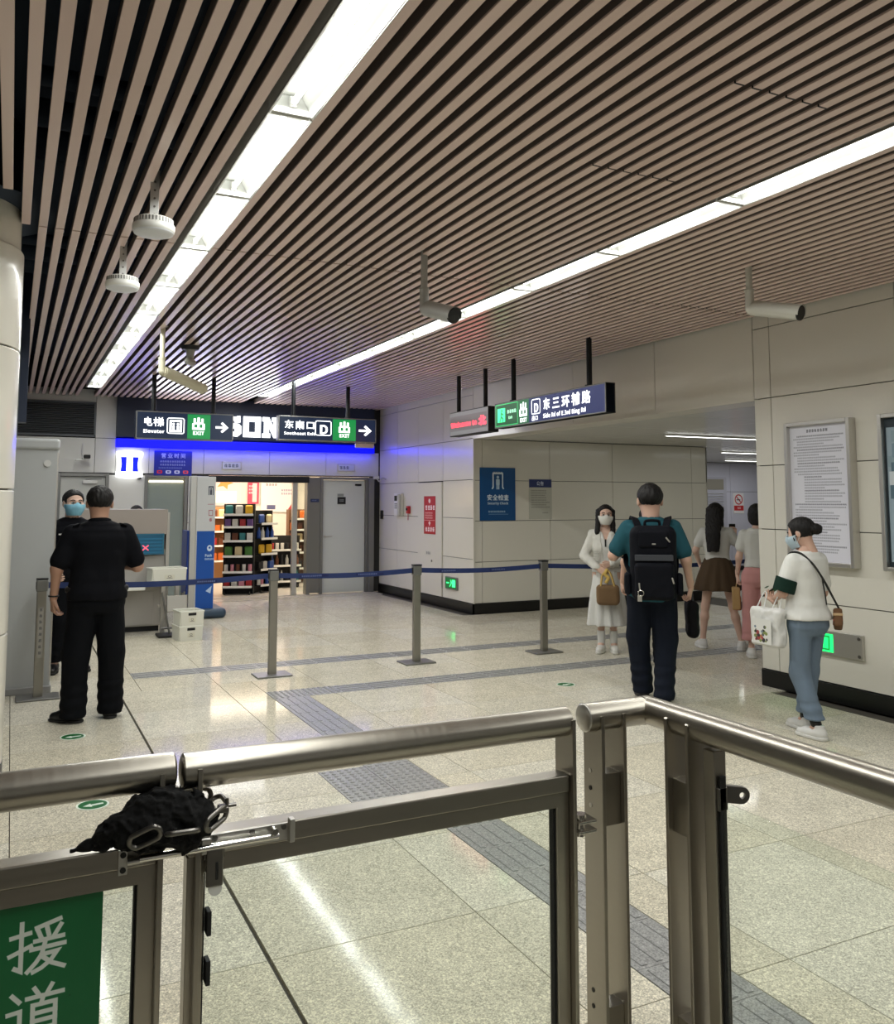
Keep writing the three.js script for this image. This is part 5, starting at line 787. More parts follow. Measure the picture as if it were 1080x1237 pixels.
/* pose: all joints in a 1.75 m frame, facing +z, the person's left at +x */
const ARM = { down: (s, out = 0.06, fwd = 0.02) => ({ e: [s * (0.2 + out), 1.14, -0.01], w: [s * (0.215 + out * 1.3), 0.9, 0.04 + fwd], d: [s * 0.05, -1, 0.12], n: [-s, 0, 0.1], side: s > 0 ? 1 : -1, curl: 0.55 }) };
function person(o) {
  const S = o.height / 1.75, fem = o.fem, prof = TORSO[fem ? 'f' : 'm'], gx = o.girth ?? 1, sh = (fem ? 0.152 : 0.178) * (0.5 + gx / 2), g = thing('person', o.label, 'person', o.pos, o.turn ?? 0); g.scale.setScalar(S);
  const hy = o.hip ?? 0.93, legs = o.legs ?? [{ k: [0.095, 0.5, 0.02], a: [0.1, 0.085, -0.02], t: [0.02, 0, 1] }, { k: [-0.095, 0.5, 0.02], a: [-0.1, 0.085, -0.02], t: [-0.02, 0, 1] }];
  const arms = o.arms ?? [ARM.down(1), ARM.down(-1)], skin = SK(o.skin ?? lin(0.56, 0.33, 0.235)), hips = [[0.088, hy - 0.02, -0.005], [-0.088, hy - 0.02, -0.005]], shs = [[sh, 1.405, -0.012], [-sh, 1.405, -0.012]], thin = fem ? 0.86 : 1;
  const bodyCaps = [];
  arms.forEach((a, i) => { bodyCaps.push([shs[i], a.e, 0.05 * thin, 0.041 * thin], [a.e, a.w, 0.041 * thin, 0.027 * thin]); });
  legs.forEach((l, i) => { const T = V(...l.t).normalize(); bodyCaps.push([hips[i], l.k, 0.084 * thin, 0.055 * thin], [l.k, mix(l.k, l.a, 0.3), 0.052 * thin, 0.055 * thin], [mix(l.k, l.a, 0.3), l.a, 0.055 * thin, 0.036 * thin], [l.a, [l.a[0] + T.x * 0.11, l.a[1] - 0.045 + T.y * 0.11, l.a[2] + T.z * 0.11], 0.036, 0.026]); });
  bodyCaps.push([[0, 1.42, -0.02], [0, 1.5, -0.012], fem ? 0.05 : 0.06, fem ? 0.046 : 0.056]);
  const bodyF = (x, y, z) => { let d = torsoD(x, y, z, prof, -0.004, gx); for (const q of bodyCaps) d = smin(d, cap(x, y, z, ...q), 0.035); return d; };
  const allPts = bodyCaps.flatMap((q) => [q[0], q[1]]);
  const body = [fit(bodyF, [...allPts, [0.18 * gx, 1, 0.1], [-0.18 * gx, 1, -0.1]], 0.1, 0.013)];
  const hd = new THREE.Matrix4().compose(V(...(o.headAt ?? [0, 1.628, 0.016])), new THREE.Quaternion().setFromEuler(new THREE.Euler(o.nod ?? 0, o.look ?? 0, o.tilt ?? 0, 'YXZ')), V(1.07, 1.05, 1.07).multiplyScalar(o.headScale ?? 1));
  const hk = fem ? 'f' : 'm'; headCache[hk] ??= surfaceNet(headField(fem), [-0.11, -0.24, -0.13], [0.11, 0.135, 0.135], 0.0058); body.push(headCache[hk].clone().applyMatrix4(hd));
  arms.forEach((a) => body.push(handGeo(a.w, a.d, a.n, a.side, a.curl ?? 0.5)));
  part('body', join(body), skin, g);
  const H = new THREE.Group(); H.name = 'head_pieces'; H.applyMatrix4(hd);
  const onHead = (name, geo, mat) => { const q = geo.clone().applyMatrix4(hd); return part(name, q, mat, g); };
  if (o.face) for (const s of [-1, 1]) {
    onHead('eye', at(new THREE.SphereGeometry(0.0125, 14, 10).scale(1.15, 0.72, 0.8), s * 0.031, 0.003, 0.081), std(0xd9d4cc, 0.3)); onHead('iris', at(new THREE.SphereGeometry(0.0068, 12, 8).scale(1, 1, 0.6), s * 0.031, 0.003, 0.0885), M.black);
    onHead('eyebrow', tube([[s * 0.015, 0.026, 0.094], [s * 0.032, 0.031, 0.087], [s * 0.05, 0.024, 0.072]], 0.0034, 12, 6), hairMat); onHead('eyelid', tube([[s * 0.017, 0.004, 0.0885], [s * 0.031, 0.0125, 0.089], [s * 0.046, 0.004, 0.08]], 0.0022, 10, 6), hairMat);
  }
  if (o.mask !== undefined) {
    const base = headField(fem), mf = (x, y, z) => { const d = smin(base(x, y, z), ell(x, y, z, [0, -0.045, 0.055], [0.05, 0.05, 0.055]), 0.03); let r = Math.abs(d - 0.007) - 0.0045; r = Math.max(r, y + 0.008 - 0.02 * Math.max(0, 1 - Math.abs(x) / 0.03), -0.108 - y, 0.022 - z - Math.abs(y + 0.05) * 0.1); return r; };
    onHead('face_mask', surfaceNet(mf, [-0.09, -0.13, 0.0], [0.09, 0.03, 0.14], 0.0052), cloth(o.mask, 0.7));
    for (const s of [-1, 1]) onHead('ear_loop', tube([[s * 0.072, -0.02, 0.03], [s * 0.086, 0.0, 0.0], [s * 0.088, 0.012, -0.02], [s * 0.084, -0.03, -0.012], [s * 0.068, -0.075, 0.03]], 0.0018, 16, 5), M.white);
  }
  // hair
  const hf = (x, y, z) => {
    const rough = 0.004 * ns(x * 70, y * 22, z * 70); let d = ell(x, y, z, [0, 0.034, -0.014], [0.088, 0.094, 0.107]) + rough;
    const cut = z - (0.034 + Math.max(0, y - 0.035) * 0.95); d = smax(d, cut, 0.012);
    if (o.hair === 'short') { d = Math.max(d, -0.055 - y + Math.max(0, z + 0.02) * 0.9); d = Math.max(d, -(Math.hypot(Math.abs(x) - 0.084, y + 0.004, z + 0.004) - 0.03)); d += Math.abs(y) < 0.09 ? Math.max(0, -y + 0.01) * 0.14 : 0; }
    if (o.hair === 'long' || o.hair === 'shoulder') { const L = o.hair === 'long' ? 0.44 : 0.23, w = o.hair === 'long' ? 0.088 : 0.1; const t = Math.max(0, Math.min(1, (0.02 - y) / L)); const zb = 0.06 + (o.hair === 'long' ? 0.105 : 0.06) * Math.min(1, t * 1.8); let b = Math.max(Math.hypot(x / (w * (1.06 - 0.3 * t * t)), (z + zb) / (0.055 - 0.012 * t)) * 0.05 - 0.05, y - 0.06, -L - y + 0.03 * Math.abs(ns(x * 30, 0, 3))); d = smin(d, b + rough * 1.4, 0.03);
      if (o.hair === 'shoulder') for (const s of [-1, 1]) d = smin(d, cap(x, y, z, [s * 0.078, 0.04, 0.0], [s * 0.088, -0.2, 0.03], 0.028, 0.03) + rough * 2, 0.025); else for (const s of [-1, 1]) d = smin(d, cap(x, y, z, [s * 0.068, 0.04, -0.02], [s * 0.075, -0.2, -0.05], 0.026, 0.022) + rough * 2, 0.025); }
    if (o.hair === 'bun') { d = smin(d, ell(x, y, z, [0, 0.0, -0.128], [0.048, 0.044, 0.04]) + rough * 1.6, 0.015); d = Math.max(d, -0.07 - y + Math.max(0, z) * 0.9); for (const s of [-1, 1]) d = smin(d, cap(x, y, z, [s * 0.075, 0.05, 0.03], [s * 0.079, -0.05, 0.035], 0.012, 0.006), 0.012); }
    if (o.hair === 'bob') { const b = Math.max(ell(x, y, z, [0, -0.02, -0.03], [0.095, 0.11, 0.085]) + rough, -0.115 - y); d = smin(d, b, 0.02); d = Math.max(d, z - 0.04 - Math.max(0, y) * 0.8); }
    return d;
  };
  const hlow = { long: -0.5, shoulder: -0.28, bun: -0.1, bob: -0.15, short: -0.1 }[o.hair];
  onHead('hair', surfaceNet(hf, [-0.15, hlow, -0.24], [0.15, 0.15, 0.1], 0.0064), hairMat);
  // clothes
  const mats = o.mats, pads = [...allPts];
  const sleeveCaps = (frac, grow) => arms.flatMap((a, i) => frac <= 1 ? [[shs[i], mix(shs[i], a.e, frac), 0.05 * thin + grow * 0.75, 0.045 * thin + grow * 1.1]] : [[shs[i], a.e, 0.05 * thin + grow * 0.8, 0.043 * thin + grow * 0.8], [a.e, mix(a.e, a.w, frac - 1), 0.043 * thin + grow * 0.8, 0.034 * thin + grow]]);
  if (o.shirt) {
    const { hem = 0.88, sleeve = 0.62, grow = 0.02, neck = 0.07, flare = 0, vneck = 0 } = o.shirt, sc = sleeveCaps(sleeve, grow * 0.9), N = [0, 1.5, o.neckZ ?? 0.0];
    const shirtF = (x, y, z) => { const fy = fold(x, y, z, 9, 5, 0.0085); let d = torsoD(x, y, z, prof, grow + flare * Math.max(0, 1.2 - y), gx); for (const q of sc) d = smin(d, cap(x, y, z, ...q), 0.03); d += fy * (0.5 + 0.8 * Math.max(0, 1.35 - y)); d = smax(d, -(cap(x, y, z, [0, 1.46, -0.012], [0, 1.62, 0.0], neck, neck + 0.02)), 0.006); if (vneck) d = Math.max(d, -(Math.max(Math.abs(x) - (y - vneck) * 0.34, -z - 0.0))); return Math.max(d, hem + 0.012 * ns(x * 6, 1, z * 6) - y); };
    part(o.shirt.name ?? 'shirt', fit(shirtF, [...sc.flatMap((q) => [q[0], q[1]]), [0.2 * gx, hem, 0.14 * gx], [-0.2 * gx, 1.5, -0.14 * gx]], 0.1, 0.0115), mats.shirt, g);
    if (o.cuff) { const a = arms[o.cuff.arm], p0 = mix(shs[o.cuff.arm], a.e, sleeve - 0.16), p1 = mix(shs[o.cuff.arm], a.e, sleeve + 0.25), D = V(...p1).sub(V(...p0)).normalize(); part('sleeve_cuff', fit((x, y, z) => { const t = (x - p0[0]) * D.x + (y - p0[1]) * D.y + (z - p0[2]) * D.z, L = V(...p1).distanceTo(V(...p0)); return Math.max(cap(x, y, z, p0, p1, 0.045 * thin + o.shirt.grow * 1.1 + 0.014, 0.045 * thin + o.shirt.grow * 1.05 + 0.012), -t, t - L); }, [p0, p1], 0.1, 0.008), mats.cuff, g); }
  }
  if (o.trousers) {
    const { hem = 0.06, top = 1.0, grow = 0.018, wide = 0 } = o.trousers, lc = legs.flatMap((l, i) => { const end = mix(l.k, l.a, (l.k[1] - hem) / (l.k[1] - l.a[1] + 1e-6) > 1.12 ? 1.12 : 1.0); return [[hips[i], l.k, 0.09 * thin + grow, 0.066 * thin + grow + wide * 0.5], [l.k, o.trousers.crop ? mix(l.k, l.a, o.trousers.crop) : mix(l.k, l.a, 1.06), 0.064 * thin + grow + wide * 0.5, 0.05 * thin + grow + wide]]; });
    const tf = (x, y, z) => { let d = torsoD(x, y, z, prof, grow * 0.7, gx); for (const q of lc) d = smin(d, cap(x, y, z, ...q), 0.028); d += fold(x, y, z, 10, 4, 0.007) * (y < 0.85 ? 1 : 0.4) + (y < 0.3 ? 0.004 * Math.sin(y * 70 + x * 8) : 0); return Math.max(d, y - top, hem - y); };
    part('trousers', fit(tf, [...lc.flatMap((q) => [q[0], q[1]]), [0.18 * gx, top, 0.1], [-0.18 * gx, top, -0.12]], 0.1, 0.0115), mats.trousers, g);
  }
  if (o.skirt) {
    const { top = 1.06, hem, a0, a1, pleats = 14, amp = 0.012, name = 'skirt' } = o.skirt, sf = (x, y, z) => { const t = Math.max(0, Math.min(1, (top - y) / (top - hem))), an = Math.atan2(x, z), r = a0 + (a1 - a0) * Math.pow(t, o.skirt.pow ?? 0.8) + amp * t * Math.sin(an * pleats + 2 * ns(x * 3, y * 2, z * 3)) + amp * t * ns(an * 4, y * 2, 1); return Math.max((Math.hypot(x, (z + 0.004) * 1.3) - r) * 0.85, y - top, hem + 0.01 * ns(an * 3, 2, 2) - y); };
    part(name, surfaceNet(sf, [-a1 - 0.09, hem - 0.04, -a1 - 0.09], [a1 + 0.09, top + 0.03, a1 + 0.09], 0.0125), mats.skirt, g);
  }
  if (o.sleeves) part(o.sleeves.name ?? 'cardigan', fit((x, y, z) => { let d = torsoD(x, y, z, prof, 0.022, gx); for (const q of sleeveCaps(1.9, 0.022)) d = smin(d, cap(x, y, z, ...q), 0.03); d += fold(x, y, z, 11, 7, 0.01); d = smax(d, -cap(x, y, z, [0, 1.47, -0.01], [0, 1.62, 0], 0.066, 0.1), 0.006); d = Math.max(d, -Math.max(Math.abs(x) - 0.03 - 0.03 * Math.max(0, y - 1.1) / 0.3, 0.02 - z)); return Math.max(d, o.sleeves.hem - y); }, [...arms.flatMap((a, i) => [shs[i], a.e, a.w]), [0.2, 1.0, 0.14], [-0.2, 1.5, -0.14]], 0.1, 0.0115), mats.cardigan, g);
  legs.forEach((l) => {
    const T = V(...l.t).normalize(), U = o.shoes.tall ?? 0.0, p = (f, y) => [l.a[0] + T.x * f, l.a[1] - 0.085 + y + T.y * f, l.a[2] + T.z * f];
    const sf = (x, y, z) => { let d = smin(cap(x, y, z, p(-0.035, 0.045), p(0.09, 0.042), 0.044, 0.043), cap(x, y, z, p(0.06, 0.04), p(0.155, 0.034), 0.042, 0.034), 0.03); d = smin(d, cap(x, y, z, p(-0.01, 0.06), p(-0.015, 0.1 + U), 0.045, 0.042 + U * 0.05), 0.03); const Y = y - (l.a[1] - 0.085) - T.y * ((x - l.a[0]) * T.x + (z - l.a[2]) * T.z); d = Math.max(d, 0.016 - Y); return Math.max(d, Y - 0.115 - U); };
    const sole = (x, y, z) => { const Y = y - (l.a[1] - 0.085) - T.y * ((x - l.a[0]) * T.x + (z - l.a[2]) * T.z); const d = smin(cap(x, y, z, p(-0.035, 0.02), p(0.07, 0.02), 0.05, 0.049), cap(x, y, z, p(0.07, 0.02), p(0.16, 0.02), 0.049, 0.039), 0.02); return Math.max(d, 0.0 - Y, Y - o.shoes.sole); };
    const P = [p(-0.06, 0), p(0.18, 0.1 + U), p(-0.06, 0.12 + U)], s = part('shoe', fit(sf, P, 0.06, 0.0085), mats.shoe, g); part('sole', fit(sole, P, 0.06, 0.0085), mats.sole ?? mats.shoe, s);
    if (o.socks) part('sock', fit((x, y, z) => { const d = cap(x, y, z, l.a, mix(l.a, l.k, 0.5), 0.046 * thin, 0.062 * thin); return Math.max(d, y - l.a[1] - o.socks, l.a[1] - 0.02 - y); }, [l.a, mix(l.a, l.k, 0.5)], 0.09, 0.009), mats.sock, g);
  });
  return g;
}
const uniform = cloth(0x090a10, 0.85), uniformPants = cloth(0x090b10, 0.85), bootMat = phys(0x0b0b0c, 0.4), rubberSole = std(0x1a1a1a, 0.7);
const sk1 = lin(0.42, 0.235, 0.16), sk2 = lin(0.58, 0.36, 0.27), sk3 = lin(0.62, 0.41, 0.32);
// guard with his back to the camera
const guard = person({ label: 'guard in black short-sleeved uniform standing with his back turned near the pillar', height: 1.77, girth: 1.1, headScale: 1.05, pos: [0.625, 0, -7.36], turn: Math.PI + 0.05, hair: 'short', skin: sk1, look: -0.1,
  arms: [{ e: [0.345, 1.14, 0.0], w: [0.32, 0.94, 0.15], d: [-0.12, -0.75, 0.6], n: [-1, 0, 0], side: 1, curl: 0.6 }, { e: [-0.29, 1.14, 0.0], w: [-0.2, 1.13, 0.25], d: [0.6, 0.1, 0.7], n: [0.5, -0.6, 0], side: -1, curl: 0.7 }].map((a, i) => i === 0 ? { e: [0.29, 1.14, -0.02], w: [0.3, 0.91, 0.04], d: [-0.05, -1, 0.12], n: [-1, 0, 0.2], side: 1, curl: 0.7 } : a),
  legs: [{ k: [0.13, 0.5, 0.01], a: [0.14, 0.085, 0.0], t: [0.75, 0, 0.65] }, { k: [-0.12, 0.5, 0.01], a: [-0.13, 0.085, 0.04], t: [-0.15, 0, 1] }],
  shirt: { hem: 0.9, sleeve: 0.78, grow: 0.03, neck: 0.066 }, trousers: { hem: 0.035, top: 1.02, grow: 0.022, wide: 0.02 }, shoes: { sole: 0.022 }, mats: { shirt: uniform, trousers: uniformPants, shoe: bootMat, sole: rubberSole } });
part('belt', uvm(at(new THREE.TorusGeometry(0.2, 0.018, 8, 40).rotateX(Math.PI / 2).scale(1.06, 1.4, 0.72), 0, 0.98, 0)), M.black, guard);
for (const s of [-1, 1]) part('shoulder_tab', rb(0.05, 0.012, 0.12, 0.004), uniformPants, guard, [s * 0.17, 1.465, -0.02], [0, 0, -s * 0.35]);
part('wrist_strap', at(new THREE.TorusGeometry(0.033, 0.006, 8, 24).rotateX(Math.PI / 2), 0.3, 0.935, 0.037), M.black, guard); part('collar', uvm(at(new THREE.TorusGeometry(0.072, 0.016, 8, 32).rotateX(Math.PI / 2 + 0.15).scale(1, 1.3, 0.95), 0, 1.488, -0.008)), uniform, guard);
// guard with the mask
const guard2 = person({ label: 'masked guard in black uniform and boots, half hidden behind the other guard', height: 1.765, girth: 1.05, headScale: 1.05, pos: [0.56, 0, -9.55], turn: 0.12, hair: 'short', skin: sk3, face: true, mask: 0x7fb3c8, look: 0.12,
  arms: [ARM.down(1, 0.05), { e: [-0.24, 1.14, 0.0], w: [-0.2, 0.98, 0.2], d: [0.3, -0.5, 0.8], n: [1, 0, 0], side: -1, curl: 0.6 }], legs: [{ k: [0.1, 0.5, 0.02], a: [0.12, 0.085, -0.02], t: [0.25, 0, 1] }, { k: [-0.1, 0.5, 0.02], a: [-0.12, 0.085, -0.02], t: [-0.25, 0, 1] }],
  shirt: { hem: 0.9, sleeve: 0.8, grow: 0.024, neck: 0.066 }, trousers: { hem: 0.1, top: 1.0, grow: 0.02, wide: 0.006 }, shoes: { sole: 0.026, tall: 0.08 }, mats: { shirt: uniform, trousers: uniformPants, shoe: bootMat, sole: rubberSole } });
part('name_bar', rb(0.09, 0.014, 0.004, 0.001), M.alu, guard2, [-0.1, 1.33, 0.13]); part('trouser_stripe', rb(0.05, 0.02, 0.006, 0.002), M.alu, guard2, [0.14, 0.36, 0.09]); part('trouser_stripe', rb(0.05, 0.02, 0.006, 0.002), M.alu, guard2, [0.14, 0.32, 0.09]);
const guard3 = person({ label: 'operator of whom only the black hair shows above the baggage scanner', height: 1.6, pos: [1.62, 0, -13.3], turn: 0.3, hair: 'short', skin: sk3, shirt: { hem: 0.9, sleeve: 0.8 }, trousers: {}, shoes: { sole: 0.02 }, mats: { shirt: uniform, trousers: uniformPants, shoe: bootMat } });
// man with the backpack
const teal = cloth(lin(0.02, 0.085, 0.11)), navyPants = cloth(lin(0.008, 0.011, 0.02));
const man = person({ label: 'man in a teal t-shirt and dark trousers walking away with a black backpack', height: 1.79, girth: 1.06, headScale: 1.14, pos: [4.93, 0, -6.02], turn: Math.PI - 0.62, hair: 'short', skin: sk2, look: 0.08,
  arms: [{ e: [0.31, 1.17, 0.02], w: [0.22, 1.18, 0.27], d: [-0.55, 0.1, 0.6], n: [-0.3, -0.9, 0], side: 1, curl: 0.8 }, { e: [-0.28, 1.14, -0.03], w: [-0.32, 0.91, 0.05], d: [0.05, -1, 0.2], n: [1, 0, 0.2], side: -1, curl: 1.0 }],
  legs: [{ k: [0.115, 0.5, 0.06], a: [0.085, 0.085, 0.08], t: [0.2, 0, 1] }, { k: [-0.11, 0.5, 0.02], a: [-0.07, 0.085, -0.16], t: [-0.1, 0, 1] }],
  shirt: { hem: 0.78, sleeve: 0.72, grow: 0.03, neck: 0.068 }, trousers: { hem: 0.04, top: 1.0, grow: 0.028, wide: 0.004 }, shoes: { sole: 0.024 }, mats: { shirt: teal, trousers: navyPants, shoe: phys(0x101114, 0.5), sole: std(0x2a2a2a, 0.6) } });
const child = (o, base, turn) => { o.position.set(...base.position.toArray()); o.rotation.y = base.rotation.y; o.scale.copy(base.scale); return o; };
const pack = child(thing('backpack', 'black backpack with a grey reflective band worn by the man in teal', 'backpack'), man); const packMat = cloth(0x0a0c14, 0.75);
const softBox = (w, h, d, r, amp = 0.004, cell = 0.011) => surfaceNet((x, y, z) => { const qx = Math.abs(x) - w / 2 + r, qy = Math.abs(y) - h / 2 + r, qz = Math.abs(z) - d / 2 + r; return Math.hypot(Math.max(qx, 0), Math.max(qy, 0), Math.max(qz, 0)) + Math.min(Math.max(qx, qy, qz), 0) - r + fold(x + w, y, z, 12, 10, amp); }, [-w / 2 - 0.03, -h / 2 - 0.03, -d / 2 - 0.03], [w / 2 + 0.03, h / 2 + 0.03, d / 2 + 0.03], cell);
part('pack_body', softBox(0.37, 0.6, 0.17, 0.075), packMat, pack, [0, 1.13, -0.24]); part('front_pocket', softBox(0.31, 0.29, 0.08, 0.035), packMat, pack, [0, 0.99, -0.34]); part('upper_pocket', softBox(0.24, 0.14, 0.05, 0.022), packMat, pack, [0, 1.32, -0.315]);
part('reflective_band', rb(0.3, 0.05, 0.012, 0.005), std(0x3c3f45, 0.4), pack, [0, 1.175, -0.338]); part('grab_handle', tube([[-0.06, 1.42, -0.2], [-0.05, 1.465, -0.2], [0.05, 1.465, -0.2], [0.06, 1.42, -0.2]], 0.012, 20, 8), packMat, pack);
for (const s of [-1, 1]) { part('shoulder_strap', ribbon([[s * 0.1, 1.38, -0.185], [s * 0.13, 1.475, -0.11], [s * 0.145, 1.49, -0.02], [s * 0.15, 1.44, 0.09], [s * 0.16, 1.3, 0.15], [s * 0.2, 1.15, 0.06], [s * 0.17, 1.02, -0.17]], 0.055, 0.014, [s * 0.9, 0.3, 0]), packMat, pack); part('side_pocket', softBox(0.05, 0.18, 0.12, 0.022), packMat, pack, [s * 0.205, 0.96, -0.23]); }
for (const [x, y, l, r] of [[-0.11, 1.32, 0.05, 0.9], [-0.14, 1.0, 0.05, 1.3], [0.12, 0.95, 0.06, 1.5], [0.0, 1.285, 0.03, 0]]) part('zip_pull', rb(l, 0.012, 0.008, 0.003), M.satin, pack, [x, y, -0.385 + (y > 1.2 ? 0.035 : 0)], [0, 0, r]);
const charm = part('key_charm', at(new THREE.TorusGeometry(0.022, 0.004, 8, 20), 0, 0, 0), M.chrome, pack, [0.11, 0.9, -0.388]); part('charm_tag', rb(0.035, 0.05, 0.006, 0.004), M.satin, charm, [0.01, -0.04, 0]);
const sideBag = child(thing('shoulder_bag', 'soft black bag hanging at the hip of the man in teal', 'bag'), man); part('bag_body', softBox(0.1, 0.3, 0.26, 0.045, 0.008), cloth(0x0b0b0d, 0.7), sideBag, [-0.33, 0.65, 0.1]); part('bag_handle', tube([[-0.33, 0.79, 0.02], [-0.33, 0.87, 0.06], [-0.33, 0.87, 0.1], [-0.33, 0.79, 0.18]], 0.009, 20, 8), M.black, sideBag);
const hidden = person({ label: 'person in dark clothes walking ahead of the backpack man, almost hidden by him', height: 1.6, pos: [5.86, 0, -7.2], turn: Math.PI - 0.7, hair: 'short', skin: sk2, legs: [{ k: [0.1, 0.5, 0.04], a: [0.1, 0.085, 0.1], t: [0, 0, 1] }, { k: [-0.1, 0.5, 0.02], a: [-0.1, 0.12, -0.14], t: [0, -0.3, 1] }], shirt: { hem: 0.9, sleeve: 0.7 }, trousers: { hem: 0.07 }, shoes: { sole: 0.024 }, mats: { shirt: uniform, trousers: uniformPants, shoe: std(0x17181c, 0.6), sole: std(0x8a6a6a, 0.6) } });
// woman in the white dress
const lace = cloth(lin(0.66, 0.65, 0.6)), whiteCloth = cloth(lin(0.7, 0.7, 0.67)), whiteShoe = phys(lin(0.7, 0.69, 0.64), 0.5);
const lady = person({ label: 'woman in a long white dress and lace cardigan holding a wicker handbag', fem: true, height: 1.62, pos: [6.0, 0, -8.1], turn: -0.72 + 0.05, hair: 'shoulder', skin: sk3, face: true, mask: 0xd8d8d2, look: 0.12, tilt: -0.05,
  arms: [{ e: [0.25, 1.14, 0.02], w: [0.06, 1.06, 0.2], d: [-0.8, -0.3, 0.25], n: [0, 0.2, -1], side: -1, curl: 0.7 }, { e: [-0.26, 1.14, 0.02], w: [-0.09, 1.0, 0.2], d: [0.7, -0.4, 0.3], n: [0, 0.1, -1], side: 1, curl: 0.7 }],
  legs: [{ k: [0.07, 0.5, 0.01], a: [0.075, 0.085, 0.0], t: [0.15, 0, 1] }, { k: [-0.07, 0.5, 0.01], a: [-0.075, 0.085, 0.0], t: [-0.15, 0, 1] }],
  shirt: { hem: 0.95, sleeve: 0.3, grow: 0.012, neck: 0.09, vneck: 1.3, name: 'bodice' }, skirt: { top: 1.13, hem: 0.32, a0: 0.125, a1: 0.25, pleats: 9, amp: 0.018, name: 'dress_skirt', pow: 0.9 }, sleeves: { hem: 1.0, name: 'lace_cardigan' }, shoes: { sole: 0.026, tall: 0.05 }, socks: 0.17, mats: { shirt: whiteCloth, skirt: whiteCloth, cardigan: lace, shoe: whiteShoe, sock: whiteCloth } });
part('dress_tie', rb(0.02, 0.09, 0.008, 0.003), M.black, lady, [0, 1.3, 0.155]);
for (let i = 0; i < 6; i++) part('lace_pocket', rb(0.07, 0.012, 0.006, 0.002), cloth(lin(0.5, 0.49, 0.44)), lady, [-0.11, 1.2 - i * 0.022, 0.148 - i * 0.001], [0, -0.35, 0]);
const wicker = child(thing('handbag', 'brown wicker handbag with a yellow scarf round its handle, held by the dress woman', 'bag'), lady); const wick = new THREE.MeshStandardMaterial({ color: lin(0.25, 0.15, 0.07), roughness: 0.8, bumpMap: weave, bumpScale: 0.004 });
part('bag_body', softBox(0.27, 0.24, 0.13, 0.05, 0.004), wick, wicker, [0.02, 0.7, 0.25]); for (const z of [0.21, 0.29]) part('bag_handle', tube([[-0.06, 0.8, z], [-0.04, 0.93, z - 0.01], [0.02, 0.985, 0.25], [0.06, 0.93, z - 0.01], [0.1, 0.8, z]], 0.011, 24, 8), cloth(lin(0.55, 0.38, 0.13)), wicker); part('scarf', tube([[0.02, 1.0, 0.25], [-0.01, 0.94, 0.27], [0.03, 0.9, 0.28], [0.0, 0.84, 0.3]], 0.02, 24, 8), cloth(lin(0.6, 0.42, 0.12)), wicker);
// phone user in the short skirt
const white2 = cloth(lin(0.6, 0.6, 0.57)), sneaker = phys(lin(0.72, 0.72, 0.7), 0.5);
const skirtGirl = person({ label: 'woman with very long black hair, white top and short brown skirt', fem: true, height: 1.64, pos: [7.27, 0, -7.72], turn: Math.PI - 0.72, hair: 'long', skin: sk3, look: -0.25,
  arms: [{ e: [0.25, 1.17, 0.02], w: [0.2, 1.0, 0.12], d: [-0.2, -0.9, 0.3], n: [-1, 0, 0], side: 1, curl: 0.5 }, { e: [-0.27, 1.2, 0.03], w: [-0.22, 1.34, 0.2], d: [-0.1, 0.9, 0.3], n: [0.8, 0.1, -0.4], side: -1, curl: 0.8 }],
  legs: [{ k: [0.15, 0.5, 0.02], a: [0.19, 0.085, 0.0], t: [0.4, 0, 1] }, { k: [-0.17, 0.5, 0.0], a: [-0.26, 0.085, -0.06], t: [-0.5, 0, 1] }],
  shirt: { hem: 1.02, sleeve: 0.6, grow: 0.02, neck: 0.075 }, skirt: { top: 1.1, hem: 0.7, a0: 0.135, a1: 0.29, pleats: 11, amp: 0.018 }, shoes: { sole: 0.03 }, mats: { shirt: white2, skirt: cloth(lin(0.075, 0.05, 0.03)), shoe: sneaker } });
const phone1 = child(thing('mobile_phone', 'black mobile phone held up by the woman in the brown skirt', 'phone'), skirtGirl); part('phone_case', rb(0.075, 0.155, 0.01, 0.005, 2), M.black, phone1, [-0.2, 1.42, 0.245], [-0.2, 0, 0]); part('phone_screen', rb(0.068, 0.145, 0.002, 0.001), M.blackGloss, phone1, [-0.2, 1.42, 0.239], [-0.2, 0, 0]); part('camera_bump', rb(0.03, 0.035, 0.003, 0.001), M.frameGrey, phone1, [-0.185, 1.47, 0.262], [-0.2, 0, 0]);
// woman in pink trousers at the wall end
const pinkGirl = person({ label: 'woman in a white top and wide pink trousers, half hidden by the wall end', fem: true, height: 1.63, pos: [7.22, 0, -7.05], turn: Math.PI - 0.75, hair: 'bob', skin: sk3,
  arms: [{ e: [0.21, 1.14, 0.0], w: [0.23, 0.93, 0.06], d: [0, -1, 0.1], n: [-1, 0, 0], side: 1, curl: 1.0 }, ARM.down(-1)], legs: [{ k: [0.09, 0.5, 0.02], a: [0.1, 0.085, 0.02], t: [0.1, 0, 1] }, { k: [-0.09, 0.5, 0.02], a: [-0.1, 0.085, -0.03], t: [-0.1, 0, 1] }],
  shirt: { hem: 1.03, sleeve: 0.55, grow: 0.024, neck: 0.075 }, trousers: { hem: 0.2, top: 1.08, grow: 0.02, wide: 0.045, crop: 0.9 }, shoes: { sole: 0.03 }, mats: { shirt: white2, trousers: cloth(lin(0.55, 0.27, 0.26)), shoe: sneaker } });
